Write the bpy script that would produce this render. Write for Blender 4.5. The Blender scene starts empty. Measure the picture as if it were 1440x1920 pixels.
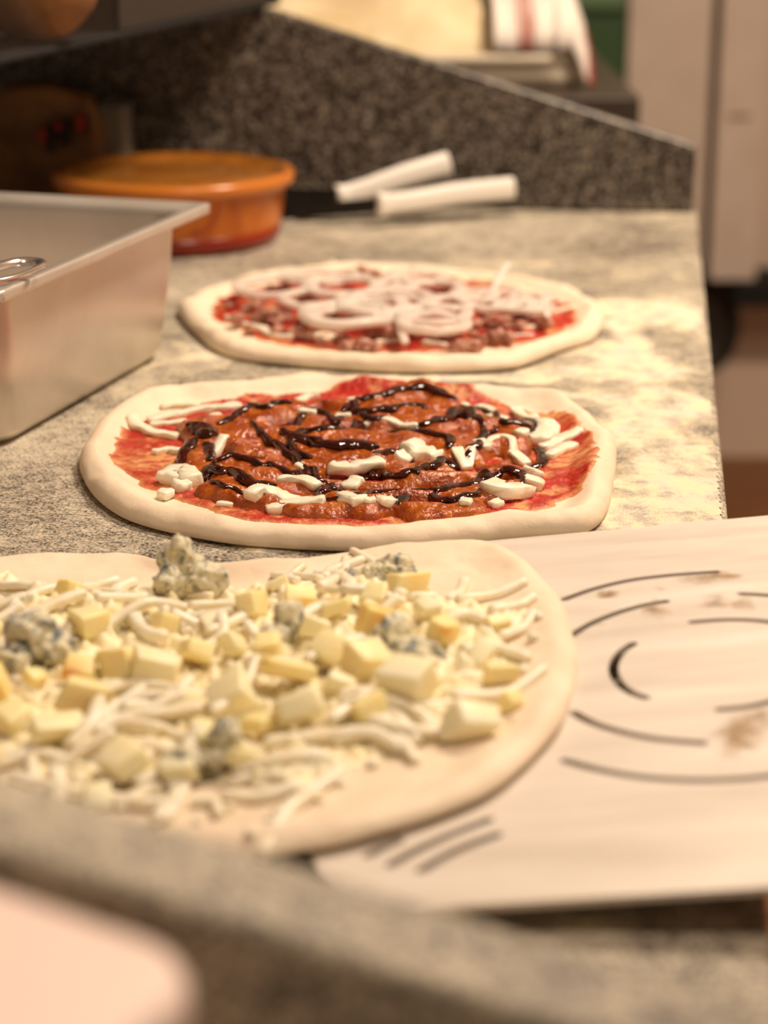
import bpy, bmesh, math, random
import numpy as np
from mathutils import Vector, Matrix, noise as mnoise
from mathutils.bvhtree import BVHTree

random.seed(7)
rng = np.random.RandomState(11)
S = bpy.context.scene
COL = S.collection
PI = math.pi

# ------------------------------------------------------------------ camera
CAM_H, PITCH, FPX = 0.35, math.radians(18.07), 3800.0
cam_d = bpy.data.cameras.new('camera')
cam = bpy.data.objects.new('camera', cam_d)
COL.objects.link(cam)
cam.location = (0, 0, CAM_H)
cam.rotation_euler = (PI / 2 - PITCH, 0, 0)
cam_d.sensor_fit = 'VERTICAL'
cam_d.sensor_width = 27.0
cam_d.sensor_height = 36.0
cam_d.lens = FPX * 36.0 / 1920.0
cam_d.clip_start = 0.02
cam_d.dof.use_dof = True
cam_d.dof.focus_distance = 1.11
cam_d.dof.aperture_fstop = 5.1
S.camera = cam

# ------------------------------------------------------------------ light
S.view_settings.view_transform = 'Standard'
S.view_settings.look = 'None'
S.view_settings.gamma = 1.0
S.view_settings.use_curve_mapping = False
S.view_settings.exposure = -0.30
w = bpy.data.worlds.new('room_ambient')
S.world = w
w.use_nodes = True
w.node_tree.nodes['Background'].inputs[0].default_value = (1.0, 0.80, 0.62, 1)
w.node_tree.nodes['Background'].inputs[1].default_value = 0.28


def area(name, loc, target, size, power, color):
    d = bpy.data.lights.new(name, 'AREA')
    d.shape = 'DISK'
    d.size = size
    d.energy = power
    d.color = color
    o = bpy.data.objects.new(name, d)
    COL.objects.link(o)
    o.location = loc
    o.rotation_euler = (Vector(target) - Vector(loc)).to_track_quat('-Z', 'Y').to_euler()
    return o


area('overhead_light', (0.60, 1.75, 1.55), (0.05, 1.1, 0), 0.26, 26, (1.0, 0.83, 0.64))
area('overhead_light', (0.40, 0.45, 1.60), (0.0, 0.75, 0), 0.26, 16, (1.0, 0.83, 0.66))
area('overhead_light', (0.9, 1.6, 1.68), (0.6, 3.9, -0.5), 0.4, 50, (1.0, 0.80, 0.62))  # added fill light, brightens the far wall, cupboards and floor


# ------------------------------------------------------------------ geometry of the place, measured from the photograph
def ray(px, py):
    x = (px - 720) / FPX
    y = (960 - py) / FPX
    c, s = math.cos(PITCH), math.sin(PITCH)
    return Vector((x, c + y * s, -s + y * c))


def P(px, py, z=0.0):
    d = ray(px, py)
    t = (z - CAM_H) / d.z
    return Vector((d.x * t, d.y * t, z))


def PV(px, py, A, B):
    """point where the sight line meets the upright plane through A and B"""
    n = Vector((B.y - A.y, -(B.x - A.x), 0))
    d = ray(px, py)
    c = Vector((0, 0, CAM_H))
    t = (A - c).dot(n) / d.dot(n)
    return c + d * t


def PY(px, py, Y):
    return PV(px, py, Vector((0, Y, 0)), Vector((1, Y, 0)))


# ------------------------------------------------------------------ noise
def _hash(ix, iy, seed):
    h = (ix.astype(np.int64) * 374761393 + iy.astype(np.int64) * 668265263 + seed * 974711) & 0x7fffffff
    h = ((h ^ (h >> 13)) * 1274126177) & 0x7fffffff
    return ((h ^ (h >> 16)) & 0xffff) / 65535.0


def perlin(x, y, seed=0):
    x0, y0 = np.floor(x), np.floor(y)
    fx, fy = x - x0, y - y0
    u = fx * fx * fx * (fx * (fx * 6 - 15) + 10)
    v = fy * fy * fy * (fy * (fy * 6 - 15) + 10)

    def g(ix, iy, dx, dy):
        a = _hash(ix, iy, seed) * 2 * PI
        return np.cos(a) * dx + np.sin(a) * dy
    n00 = g(x0, y0, fx, fy)
    n10 = g(x0 + 1, y0, fx - 1, fy)
    n01 = g(x0, y0 + 1, fx, fy - 1)
    n11 = g(x0 + 1, y0 + 1, fx - 1, fy - 1)
    a = n00 + u * (n10 - n00)
    b = n01 + u * (n11 - n01)
    return (a + v * (b - a)) * 1.5


def fbm(x, y, freq, octv=4, seed=0):
    s = 0
    a = 1.0
    x = np.asarray(x, float)
    y = np.asarray(y, float)
    for k in range(octv):
        s = s + a * perlin(x * freq, y * freq, seed + k * 17)
        a *= 0.5
        freq *= 2.03
    return s


def sstep(a, b, x):
    t = np.clip((x - a) / (b - a), 0, 1)
    return t * t * (3 - 2 * t)


def poly_sd(X, Y, pts):
    """signed distance to a closed polygon, positive inside"""
    pts = np.array(pts, float)
    n = len(pts)
    d = np.full(X.shape, 1e9)
    ins = np.zeros(X.shape, bool)
    for i in range(n):
        ax, ay = pts[i]
        bx, by = pts[(i + 1) % n]
        ex, ey = bx - ax, by - ay
        wx, wy = X - ax, Y - ay
        t = np.clip((wx * ex + wy * ey) / (ex * ex + ey * ey + 1e-12), 0, 1)
        d = np.minimum(d, (wx - ex * t) ** 2 + (wy - ey * t) ** 2)
        c = ((ay > Y) != (by > Y))
        xi = ex * (Y - ay) / (ey if abs(ey) > 1e-12 else 1e-12) + ax
        ins ^= (c & (X < xi))
    d = np.sqrt(d)
    return np.where(ins, d, -d)


def catmull(pts, n, closed=False):
    pts = [Vector(p) for p in pts]
    out = []
    m = len(pts)
    segs = m if closed else m - 1
    for i in range(segs):
        if closed:
            p0, p1, p2, p3 = pts[(i - 1) % m], pts[i], pts[(i + 1) % m], pts[(i + 2) % m]
        else:
            p0, p1, p2, p3 = pts[max(i - 1, 0)], pts[i], pts[i + 1], pts[min(i + 2, m - 1)]
        for k in range(n):
            t = k / n
            out.append(0.5 * ((2 * p1) + (p2 - p0) * t + (2 * p0 - 5 * p1 + 4 * p2 - p3) * t * t
                              + (3 * p1 - p0 - 3 * p2 + p3) * t ** 3))
    if not closed:
        out.append(pts[-1].copy())
    return out


# ------------------------------------------------------------------ object helpers
def link(name, me, m=None, parent=None, smooth=True):
    o = bpy.data.objects.new(name, me)
    COL.objects.link(o)
    if m:
        if isinstance(m, (list, tuple)):
            for k in m:
                me.materials.append(k)
        else:
            me.materials.append(m)
    if parent:
        o.parent = parent
    if smooth and len(me.polygons):
        me.polygons.foreach_set('use_smooth', [True] * len(me.polygons))
    return o


def tag(o, label=None, cat=None, group=None, kind=None):
    if label:
        o['label'] = label
    if cat:
        o['category'] = cat
    if group:
        o['group'] = group
    if kind:
        o['kind'] = kind
    return o


def empty(name, loc, rz=0):
    o = bpy.data.objects.new(name, None)
    COL.objects.link(o)
    o.location = loc
    o.rotation_euler = (0, 0, rz)
    o.empty_display_size = 0.02
    return o


def keep(o, root):
    """parent a mesh given in world coordinates to an Empty that is already placed"""
    o.parent = root
    o.matrix_parent_inverse = Matrix.LocRotScale(root.location, root.rotation_euler, None).inverted()
    return o


def pyd(name, verts, faces, m=None, parent=None, smooth=True):
    me = bpy.data.meshes.new(name)
    me.from_pydata([tuple(v) for v in verts], [], faces)
    me.update()
    return link(name, me, m, parent, smooth)


def from_bm(name, bm, m=None, parent=None, smooth=True):
    me = bpy.data.meshes.new(name)
    bmesh.ops.recalc_face_normals(bm, faces=bm.faces)
    bm.to_mesh(me)
    bm.free()
    return link(name, me, m, parent, smooth)


def box_bm(x0, x1, y0, y1, z0, z1, bev=0.002, seg=2, bm=None):
    own = bmesh.new()
    r = bmesh.ops.create_cube(own, size=1)
    for v in own.verts:
        v.co = Vector((x0 + (v.co.x + .5) * (x1 - x0), y0 + (v.co.y + .5) * (y1 - y0), z0 + (v.co.z + .5) * (z1 - z0)))
    if bev:
        bmesh.ops.bevel(own, geom=own.edges[:], offset=bev, segments=seg, affect='EDGES', profile=0.5)
    if bm is None:
        return own
    me = bpy.data.meshes.new('t')
    own.to_mesh(me)
    own.free()
    bm.from_mesh(me)
    bpy.data.meshes.remove(me)
    return bm


def prism(name, poly, z0, z1, m, bev=0.002, kind=None, zf=None):
    """upright prism over a polygon in x, y"""
    bm = bmesh.new()
    bot = [bm.verts.new((p[0], p[1], z0)) for p in poly]
    f = bm.faces.new(bot)
    r = bmesh.ops.extrude_face_region(bm, geom=[f])
    for v in [g for g in r['geom'] if isinstance(g, bmesh.types.BMVert)]:
        v.co.z = z1
    if bev:
        bmesh.ops.bevel(bm, geom=bm.edges[:], offset=bev, segments=3, affect='EDGES', profile=0.5)
    o = from_bm(name, bm, m, smooth=False)
    if kind:
        tag(o, kind=kind)
    return o


def autosmooth(o, ang=40):
    me = o.data
    me.polygons.foreach_set('use_smooth', [True] * len(me.polygons))
    bm = bmesh.new()
    bm.from_mesh(me)
    for e in bm.edges:
        if len(e.link_faces) == 2 and e.calc_face_angle(0) > math.radians(ang):
            e.smooth = False
    bm.to_mesh(me)
    bm.free()
    return o


def tube_geo(pts, radii, nseg=10, power=2.0, wh=(1, 1), jit=0.0, closed=False, seed=0, roll=0.0):
    n = len(pts)
    V, F = [], []
    r_ = random.Random(seed)
    up = Vector((0, 0, 1))
    ph = r_.uniform(0, 50)
    for i, p in enumerate(pts):
        a = pts[(i - 1) % n] if closed else pts[max(i - 1, 0)]
        b = pts[(i + 1) % n] if closed else pts[min(i + 1, n - 1)]
        t = (b - a)
        t = t.normalized() if t.length > 1e-9 else Vector((1, 0, 0))
        s = t.cross(up)
        s = s.normalized() if s.length > 1e-3 else Vector((1, 0, 0))
        u = s.cross(t).normalized()
        R = radii[i] if hasattr(radii, '__len__') else radii
        for k in range(nseg):
            th = 2 * PI * k / nseg
            c, sn = math.cos(th), math.sin(th)
            cc = math.copysign(abs(c) ** (2 / power), c)
            ss = math.copysign(abs(sn) ** (2 / power), sn)
            q = R * (1 + jit * mnoise.noise(Vector((i * 0.35 + ph, 2 * c, 2 * sn + seed))))
            x, y = cc * wh[0] * q, ss * wh[1] * q
            if roll:
                cr, sr = math.cos(roll), math.sin(roll)
                x, y = x * cr - y * sr, x * sr + y * cr
            V.append(p + s * x + u * y)
    m = n if closed else n - 1
    for i in range(m):
        j = (i + 1) % n
        for k in range(nseg):
            l = (k + 1) % nseg
            F.append((i * nseg + k, i * nseg + l, j * nseg + l, j * nseg + k))
    if not closed:
        F.append(tuple(range(nseg))[::-1])
        F.append(tuple(range((n - 1) * nseg, n * nseg)))
    return V, F


def tube(name, pts, radii, m, parent=None, **kw):
    V, F = tube_geo(pts, radii, **kw)
    return pyd(name, V, F, m, parent)


def loft(name, rings, m, parent=None, cap0=False, cap1=False, smooth=True):
    """rings: list of lists of points, all the same length, closed loops"""
    n = len(rings[0])
    V = [p for r in rings for p in r]
    F = []
    for i in range(len(rings) - 1):
        for k in range(n):
            l = (k + 1) % n
            F.append((i * n + k, i * n + l, (i + 1) * n + l, (i + 1) * n + k))
    if cap0:
        F.append(tuple(range(n))[::-1])
    if cap1:
        F.append(tuple(range((len(rings) - 1) * n, len(rings) * n)))
    return pyd(name, V, F, m, parent, smooth)


def rrect(x0, x1, y0, y1, r, z, n=8):
    out = []
    for cx, cy, a0 in ((x1 - r, y1 - r, 0), (x0 + r, y1 - r, 90), (x0 + r, y0 + r, 180), (x1 - r, y0 + r, 270)):
        for k in range(n + 1):
            a = math.radians(a0 + 90 * k / n)
            out.append((cx + r * math.cos(a), cy + r * math.sin(a), z))
    return out


def circ(cx, cy, rx, ry, z, n=64, p=2.0):
    out = []
    for k in range(n):
        a = 2 * PI * k / n
        c, s = math.cos(a), math.sin(a)
        out.append((cx + rx * math.copysign(abs(c) ** (2 / p), c), cy + ry * math.copysign(abs(s) ** (2 / p), s), z))
    return out


def add_mod(o, kind, **kw):
    md = o.modifiers.new(kind.lower(), kind)
    for k, v in kw.items():
        setattr(md, k, v)
    return md


def bake(o):
    dg = bpy.context.evaluated_depsgraph_get()
    dg.update()
    me = bpy.data.meshes.new_from_object(o.evaluated_get(dg))
    o.modifiers.clear()
    o.data = me
    return o


# ------------------------------------------------------------------ materials
def srgb(r, g, b):
    f = lambda c: (c / 255 / 12.92) if c / 255 <= 0.04045 else ((c / 255 + 0.055) / 1.055) ** 2.4
    return (f(r), f(g), f(b), 1)


class M:
    def __init__(self, name, base=(200, 200, 200), rough=0.5, metal=0.0, **kw):
        self.m = bpy.data.materials.new(name)
        self.m.use_nodes = True
        self.nt = self.m.node_tree
        self.N, self.L = self.nt.nodes, self.nt.links
        self.b = self.N['Principled BSDF']
        self.b.inputs['Base Color'].default_value = srgb(*base)
        self.b.inputs['Roughness'].default_value = rough
        self.b.inputs['Metallic'].default_value = metal
        for k, v in kw.items():
            self.b.inputs[k.replace('_', ' ')].default_value = v

    def node(self, t, **kw):
        n = self.N.new(t)
        for k, v in kw.items():
            if k in ('operation', 'blend_type', 'data_type', 'feature', 'attribute_name', 'distance', 'attribute_type'):
                setattr(n, k, v)
            else:
                n.inputs[k.replace('_', ' ')].default_value = v
        return n

    def coord(self, scale=(1, 1, 1)):
        tc = self.N.new('ShaderNodeTexCoord')
        mp = self.N.new('ShaderNodeMapping')
        mp.inputs['Scale'].default_value = scale
        self.L.new(tc.outputs['Object'], mp.inputs['Vector'])
        return mp.outputs[0]

    def noise(self, scale, detail=3, rough=0.55, dist=0.0, vec=None):
        n = self.node('ShaderNodeTexNoise', Scale=scale, Detail=detail, Roughness=rough, Distortion=dist)
        self.L.new(vec if vec is not None else self.coord(), n.inputs['Vector'])
        return n.outputs['Fac']

    def voro(self, scale, vec=None, out='Color'):
        n = self.node('ShaderNodeTexVoronoi', Scale=scale)
        self.L.new(vec if vec is not None else self.coord(), n.inputs['Vector'])
        return n.outputs[out]

    def ramp(self, fac, stops, interp='LINEAR'):
        r = self.N.new('ShaderNodeValToRGB')
        r.color_ramp.interpolation = interp
        e = r.color_ramp.elements
        while len(e) < len(stops):
            e.new(0.5)
        for el, (p, c) in zip(e, stops):
            el.position = p
            el.color = srgb(*c) if len(c) == 3 and max(c) > 1 else (c if len(c) == 4 else (c[0], c[0], c[0], 1))
        self.L.new(fac, r.inputs[0])
        return r.outputs[0]

    def mix(self, fac, a, b, blend='MIX'):
        n = self.N.new('ShaderNodeMix')
        n.data_type = 'RGBA'
        n.blend_type = blend
        for s, v in ((0, fac), (6, a), (7, b)):
            if hasattr(v, 'links'):
                self.L.new(v, n.inputs[s])
            elif s == 0:
                n.inputs[s].default_value = v
            else:
                n.inputs[s].default_value = srgb(*v)
        return n.outputs[2]

    def math(self, op, a, b=0.0, clamp=False):
        n = self.N.new('ShaderNodeMath')
        n.operation = op
        n.use_clamp = clamp
        for i, v in enumerate((a, b)):
            if hasattr(v, 'links'):
                self.L.new(v, n.inputs[i])
            else:
                n.inputs[i].default_value = v
        return n.outputs[0]

    def attr(self, name):
        n = self.N.new('ShaderNodeAttribute')
        n.attribute_name = name
        return n.outputs['Fac']

    def col(self, s):
        self.L.new(s, self.b.inputs['Base Color'])
        return self

    def rough(self, s):
        self.L.new(s, self.b.inputs['Roughness'])
        return self

    def alpha(self, s):
        self.L.new(s, self.b.inputs['Alpha'])
        return self

    def bump(self, h, strength=0.5, dist=0.001):
        n = self.N.new('ShaderNodeBump')
        n.inputs['Strength'].default_value = strength
        n.inputs['Distance'].default_value = dist
        self.L.new(h, n.inputs['Height'])
        self.L.new(n.outputs[0], self.b.inputs['Normal'])
        return self


def sss(mm, w, r, scale):
    mm.b.inputs['Subsurface Weight'].default_value = w
    mm.b.inputs['Subsurface Radius'].default_value = r
    mm.b.inputs['Subsurface Scale'].default_value = scale


def granite(name, dust, rough=0.35):
    g = M(name, rough=rough)
    c = g.coord()
    wv = g.node('ShaderNodeTexNoise', Scale=260.0, Detail=2.0)
    g.L.new(c, wv.inputs['Vector'])
    mv = g.N.new('ShaderNodeMixRGB')
    mv.inputs[0].default_value = 0.004
    g.L.new(c, mv.inputs[1])
    g.L.new(wv.outputs['Color'], mv.inputs[2])
    v1 = g.voro(330, mv.outputs[0])
    sep = g.N.new('ShaderNodeSeparateColor')
    g.L.new(v1, sep.inputs[0])
    n2 = g.noise(150, 4, 0.6, vec=c)
    f = g.math('ADD', g.math('MULTIPLY', sep.outputs[0], 0.55), g.math('MULTIPLY', n2, 0.62))
    base = g.ramp(f, [(0.34, (14, 12, 10)), (0.50, (36, 31, 27)), (0.62, (76, 68, 60)), (0.76, (122, 112, 100)), (0.92, (168, 156, 142))])
    tint = g.mix(g.ramp(g.noise(500, 1, vec=c), [(0.62, (0,)), (0.7, (1,))]), base, (84, 62, 50))
    if dust > 0:
        dn = g.noise(8, 5, 0.62, 0.6, vec=g.coord((0.8, 1.0, 1)))
        df = g.noise(520, 3, 0.7, vec=c)
        mid = g.noise(75, 4, 0.65, 0.3, vec=g.coord((0.8, 1.0, 1)))
        k = g.math('ADD', g.math('MULTIPLY', dn, 1.6), g.math('MULTIPLY', df, 3.8))
        k = g.math('ADD', k, g.math('MULTIPLY', mid, 1.5))
        k = g.math('SUBTRACT', k, 3.45 - dust, True)
        k = g.math('MULTIPLY', k, 0.80)
        g.col(g.mix(k, tint, (226, 214, 190)))
        g.rough(g.math('ADD', g.math('MULTIPLY', k, 0.5), rough, True))
    else:
        g.col(tint)
    return g.m


MAT = {}
MAT['granite_top'] = granite('floured granite', 0.50, 0.45)
MAT['granite'] = granite('bare granite', 0.0, 0.35)
MAT['granite_ledge'] = granite('granite ledge', 0.50, 0.45)

q = M('flour', (246, 232, 196), 0.95)
den = q.attr('cover')
fine = q.noise(900, 3, 0.7)
streak = q.noise(60, 4, 0.65, 0.4, vec=q.coord((1.0, 0.8, 1)))
al = q.math('ADD', den, q.math('SUBTRACT', q.math('ADD', q.math('MULTIPLY', fine, 1.1), q.math('MULTIPLY', streak, 1.4)), 1.28))
q.alpha(q.ramp(al, [(0.12, (0.0,)), (0.85, (0.95,))]))
q.col(q.mix(q.ramp(streak, [(0.4, (0,)), (0.65, (1,))]), (230, 220, 202), (242, 226, 188)))
q.bump(fine, 0.4, 0.0006)
MAT['flour'] = q.m

q = M('raw dough', (240, 224, 190), 0.62)
n = q.noise(35, 4, 0.6)
q.col(q.mix(q.ramp(n, [(0.35, (0,)), (0.7, (1,))]), (233, 213, 186), (243, 227, 202)))
q.bump(q.math('ADD', q.noise(160, 4, 0.6), q.math('MULTIPLY', q.noise(45, 3), 1.2)), 0.35, 0.0012)
sss(q, 0.12, (1.0, 0.7, 0.45), 0.005)
MAT['dough'] = q.m

q = M('tomato sauce', (200, 50, 28), 0.28)
th = q.attr('thin')
n = q.noise(220, 4, 0.7)
c1 = q.ramp(n, [(0.3, (158, 22, 12)), (0.55, (188, 38, 22)), (0.75, (214, 74, 44))])
c2 = q.mix(q.math('MULTIPLY', th, 1.0, True), c1, (236, 176, 116))
q.col(c2)
q.bump(q.noise(380, 4, 0.7), 0.8, 0.0012)
MAT['tomato'] = q.m

q = M('brown onion sauce', (150, 66, 20), 0.25)
n = q.noise(90, 5, 0.6)
c1 = q.ramp(n, [(0.30, (130, 46, 8)), (0.5, (170, 80, 20)), (0.70, (196, 110, 38))])
hl = q.ramp(q.voro(480, out='Distance'), [(0.05, (1,)), (0.22, (0,))])  # lighter dots: small highlights painted into the sauce colour
q.col(q.mix(q.math('MULTIPLY', hl, 0.22), c1, (206, 122, 50)))
q.bump(q.math('ADD', q.noise(420, 3, 0.6), q.math('MULTIPLY', q.noise(200, 2), 1.4)), 1.0, 0.0010)
q.b.inputs['Roughness'].default_value = 0.10
q.b.inputs['Specular IOR Level'].default_value = 0.65
MAT['brown'] = q.m

q = M('dark glaze', (34, 6, 4), 0.06)
q.col(q.ramp(q.noise(120, 3), [(0.35, (26, 4, 2)), (0.7, (74, 14, 5))]))
q.bump(q.noise(240, 2), 0.35, 0.001)
q.b.inputs['Specular IOR Level'].default_value = 0.7
MAT['glaze'] = q.m

q = M('mozzarella', (248, 240, 218), 0.38)
q.col(q.ramp(q.noise(90, 3), [(0.35, (240, 226, 196)), (0.65, (252, 244, 224))]))
q.bump(q.noise(350, 3, 0.6), 0.35, 0.0008)
sss(q, 0.35, (1.0, 0.85, 0.6), 0.005)
MAT['mozz'] = q.m

q = M('yellow cheese', (246, 224, 150), 0.45)
n = q.noise(28, 2)
q.col(q.ramp(n, [(0.34, (248, 234, 186)), (0.58, (248, 226, 160)), (0.66, (244, 212, 132)), (0.76, (218, 152, 76))]))
q.bump(q.noise(260, 3, 0.6), 0.3, 0.0008)
sss(q, 0.5, (1.0, 0.62, 0.2), 0.009)
MAT['cube'] = q.m
q = M('pale cheese', (250, 240, 208), 0.45)
q.col(q.ramp(q.noise(30, 3), [(0.4, (250, 240, 206)), (0.7, (248, 232, 180))]))
sss(q, 0.5, (1.0, 0.75, 0.35), 0.009)
MAT['cube_pale'] = q.m

q = M('grated cheese', (247, 234, 196), 0.5)
q.col(q.ramp(q.noise(60, 3), [(0.35, (246, 230, 184)), (0.65, (250, 240, 212))]))
q.bump(q.noise(200, 4, 0.6), 0.6, 0.0015)
sss(q, 0.3, (1.0, 0.85, 0.5), 0.005)
MAT['grated'] = q.m

q = M('blue cheese', (226, 222, 200), 0.55)
n = q.noise(120, 4, 0.65, 1.0)
q.col(q.ramp(n, [(0.34, (98, 104, 104)), (0.43, (158, 160, 150)), (0.50, (222, 214, 182)), (0.7, (240, 230, 196))]))
q.bump(q.noise(300, 4, 0.7), 0.8, 0.0015)
sss(q, 0.2, (1.0, 0.9, 0.7), 0.004)
MAT['blue'] = q.m

q = M('tuna', (176, 112, 88), 0.45)
n = q.noise(150, 4, 0.65)
q.col(q.ramp(n, [(0.3, (134, 78, 60)), (0.5, (188, 130, 108)), (0.72, (220, 176, 152))]))
q.bump(q.noise(260, 4, 0.7, vec=q.coord((0.4, 1.6, 1))), 0.9, 0.002)
sss(q, 0.15, (1.0, 0.5, 0.3), 0.003)
MAT['tuna'] = q.m

q = M('raw onion', (252, 238, 226), 0.2)
q.b.inputs['Transmission Weight'].default_value = 0.12
q.b.inputs['IOR'].default_value = 1.35
q.b.inputs['Alpha'].default_value = 0.66
sss(q, 0.3, (1.0, 0.8, 0.7), 0.004)
MAT['onion'] = q.m

q = M('peel metal', (232, 222, 210), 0.45, 0.2)
n = q.noise(14, 5, 0.6, vec=q.coord((0.5, 3.0, 1)))
st = q.ramp(q.noise(22, 5, 0.7, 0.8), [(0.66, (0,)), (0.78, (1,))])
cc = q.ramp(n, [(0.3, (222, 211, 198)), (0.7, (238, 230, 219))])
st2 = q.attr('stain')
cc = q.mix(q.math('MULTIPLY', st, 0.25), cc, (196, 160, 104))
q.col(cc)
q.rough(q.ramp(n, [(0.3, (0.36,)), (0.7, (0.52,))]))
q.bump(q.noise(40, 4, vec=q.coord((0.4, 6, 1))), 0.12, 0.0006)
MAT['peel'] = q.m
MAT['rust'] = M('burnt flour stain', (170, 128, 66), 0.8)
q = MAT['rust']
q.col(q.ramp(q.noise(200, 3), [(0.35, (128, 92, 46)), (0.7, (204, 160, 96))]))
q.alpha(q.ramp(q.math('MULTIPLY', q.attr('cover'), q.math('ADD', q.noise(240, 4, 0.7), 0.35)), [(0.18, (0,)), (0.85, (0.8,))]))
MAT['rust'] = q.m

q = M('satin steel', (214, 204, 192), 0.30, 0.55)
n = q.noise(10, 4, 0.6, 0.5)
q.col(q.ramp(n, [(0.3, (210, 200, 188)), (0.7, (226, 217, 206))]))
q.rough(q.ramp(q.noise(18, 4), [(0.3, (0.30,)), (0.7, (0.40,))]))
MAT['steel'] = q.m
MAT['chrome'] = M('polished steel', (235, 230, 224), 0.20, 0.9).m
MAT['darksteel'] = M('dark steel', (72, 66, 60), 0.35, 0.8).m
MAT['blade'] = M('dark blade', (40, 38, 38), 0.25, 0.9).m
MAT['whiteplastic'] = M('white plastic', (236, 230, 220), 0.35).m
MAT['palebox'] = M('pale pink plastic', (250, 226, 214), 0.5).m
MAT['black'] = M('black rubber', (12, 10, 9), 0.85).m
MAT['blackmetal'] = M('dark metal', (52, 44, 36), 0.45, 0.3).m

q = M('sauce stained tub', (206, 112, 26), 0.25)
n = q.noise(26, 4, 0.65, 0.8, vec=q.coord((1, 1, 0.7)))
q.col(q.ramp(n, [(0.3, (176, 82, 12)), (0.5, (204, 114, 30)), (0.6, (196, 102, 24)), (0.70, (156, 56, 8)), (0.82, (212, 134, 64))]))
MAT['tub'] = q.m
q = M('sauce stained tub bottom', (132, 34, 6), 0.25)
MAT['tublow'] = q.m
q = M('amber lid', (206, 136, 60), 0.09)
q.col(q.ramp(q.noise(12, 3), [(0.35, (132, 78, 24)), (0.7, (168, 108, 44))]))
MAT['lid'] = q.m
q = M('tub rim', (196, 116, 44), 0.22)
MAT['rim'] = q.m

MAT['wallm'] = M('plaster wall', (214, 192, 172), 0.7).m
q = M('wood floor', (120, 78, 44), 0.5)
bn = q.noise(7, 5, 0.6, 0.3, vec=q.coord((0.6, 9, 1)))
q.col(q.ramp(bn, [(0.3, (86, 50, 24)), (0.5, (128, 82, 46)), (0.7, (156, 108, 64))]))
MAT['floor'] = q.m
q = M('cabinet front', (222, 208, 194), 0.45)
q.col(q.ramp(q.noise(8, 4, 0.6), [(0.3, (204, 188, 172)), (0.7, (218, 203, 188))]))
MAT['cab'] = q.m
MAT['gap'] = M('door seal', (60, 46, 34), 0.7).m
MAT['green'] = M('green paint', (52, 82, 44), 0.5).m
MAT['benchtop'] = M('dark bench', (60, 50, 40), 0.4).m
MAT['bin'] = M('cream tub plastic', (222, 208, 184), 0.35).m
q = M('flour sack cloth', (226, 206, 160), 0.85)
q.col(q.ramp(q.noise(12, 4, 0.6, 0.6), [(0.3, (206, 182, 136)), (0.65, (238, 222, 184))]))
q.bump(q.noise(30, 4), 0.5, 0.01)
MAT['sack'] = q.m
q = M('striped towel', (238, 228, 216), 0.9)
at = q.attr('stripe')
q.col(q.mix(at, (240, 230, 218), (158, 66, 52)))
q.bump(q.noise(400, 2), 0.3, 0.001)
MAT['towel'] = q.m
g = M('glass', (255, 255, 255), 0.03)
g.b.inputs['Transmission Weight'].default_value = 1.0
g.b.inputs['IOR'].default_value = 1.15
MAT['glass'] = g.m
q = M('crust', (168, 104, 48), 0.7)
q.col(q.ramp(q.noise(30, 4), [(0.3, (96, 58, 24)), (0.7, (140, 92, 44))]))
MAT['crust'] = q.m
q = M('paper bag', (120, 84, 46), 0.6)
q.col(q.ramp(q.noise(18, 3), [(0.35, (96, 62, 32)), (0.7, (150, 110, 62))]))
q.bump(q.noise(40, 4, 0.6, 1.0), 0.7, 0.006)
MAT['bag'] = q.m
MAT['inkdark'] = M('black print', (20, 14, 10), 0.6).m
MAT['inkred'] = M('red print', (170, 44, 22), 0.6).m
q = M('cloudy plastic', (176, 172, 160), 0.3)
q.b.inputs['Alpha'].default_value = 0.75
MAT['cloudy'] = q.m

# ------------------------------------------------------------------ the counter
B1 = P(1306, 394)            # back right corner
B0 = P(560, 379)             # on the back edge
C1 = P(1365, 965)            # on the right edge
bd = (B1 - B0).normalized()  # along the back edge
rd = (B1 - C1).normalized()  # along the right edge
FLOOR = -0.835


def onback(t):
    return B1 - bd * t


NEAR = B1 - rd * 2.0
edge_far_left = onback(1.25)
top_poly = []
ctr = B1 - bd * 0.012 - rd * 0.012
for k in range(7):
    a = math.radians(90 * k / 6)
    top_poly.append(tuple((ctr + rd * 0.012 * math.cos(PI / 2 - a) * 1.0 + bd * 0.012 * math.cos(a))[:2]))
# order: right side first, then the back
top_poly = [tuple(NEAR[:2])] + top_poly + [tuple(edge_far_left[:2]), tuple((edge_far_left - rd * 2.0)[:2])]
counter = prism('counter', top_poly, -0.030, 0.0, MAT['granite_top'], 0.003)
tag(counter, 'grey speckled granite counter top dusted with flour', 'counter')
counter['kind'] = 'thing'

bp = [NEAR - bd * .03, B1 - bd * .03 - rd * .0, edge_far_left, edge_far_left - rd * 2.0]
base = prism('steel_cabinet', [p[:2] for p in bp], FLOOR, -0.0305, MAT['darksteel'], 0.004)
tag(base, 'dark steel cabinet carrying the granite counter top', 'cabinet')
base['kind'] = 'thing'


# back upstand: a granite slab whose top slopes down towards the open end
def upstand(name, A, d, out, tops, thick, m, bev=0.003):
    """A: right lower front corner, d: unit vector to the left, tops: (distance, height)"""
    bm = bmesh.new()
    prof = [(0.0, 0.0005)] + tops + [(tops[-1][0], 0.0005)]
    f0 = [bm.verts.new(A + d * s + Vector((0, 0, z))) for s, z in prof]
    face = bm.faces.new(f0)
    r = bmesh.ops.extrude_face_region(bm, geom=[face])
    for v in [g for g in r['geom'] if isinstance(g, bmesh.types.BMVert)]:
        v.co += out * thick
    bmesh.ops.bevel(bm, geom=bm.edges[:], offset=bev, segments=3, affect='EDGES', profile=0.5)
    return from_bm(name, bm, m, smooth=False)


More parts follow.
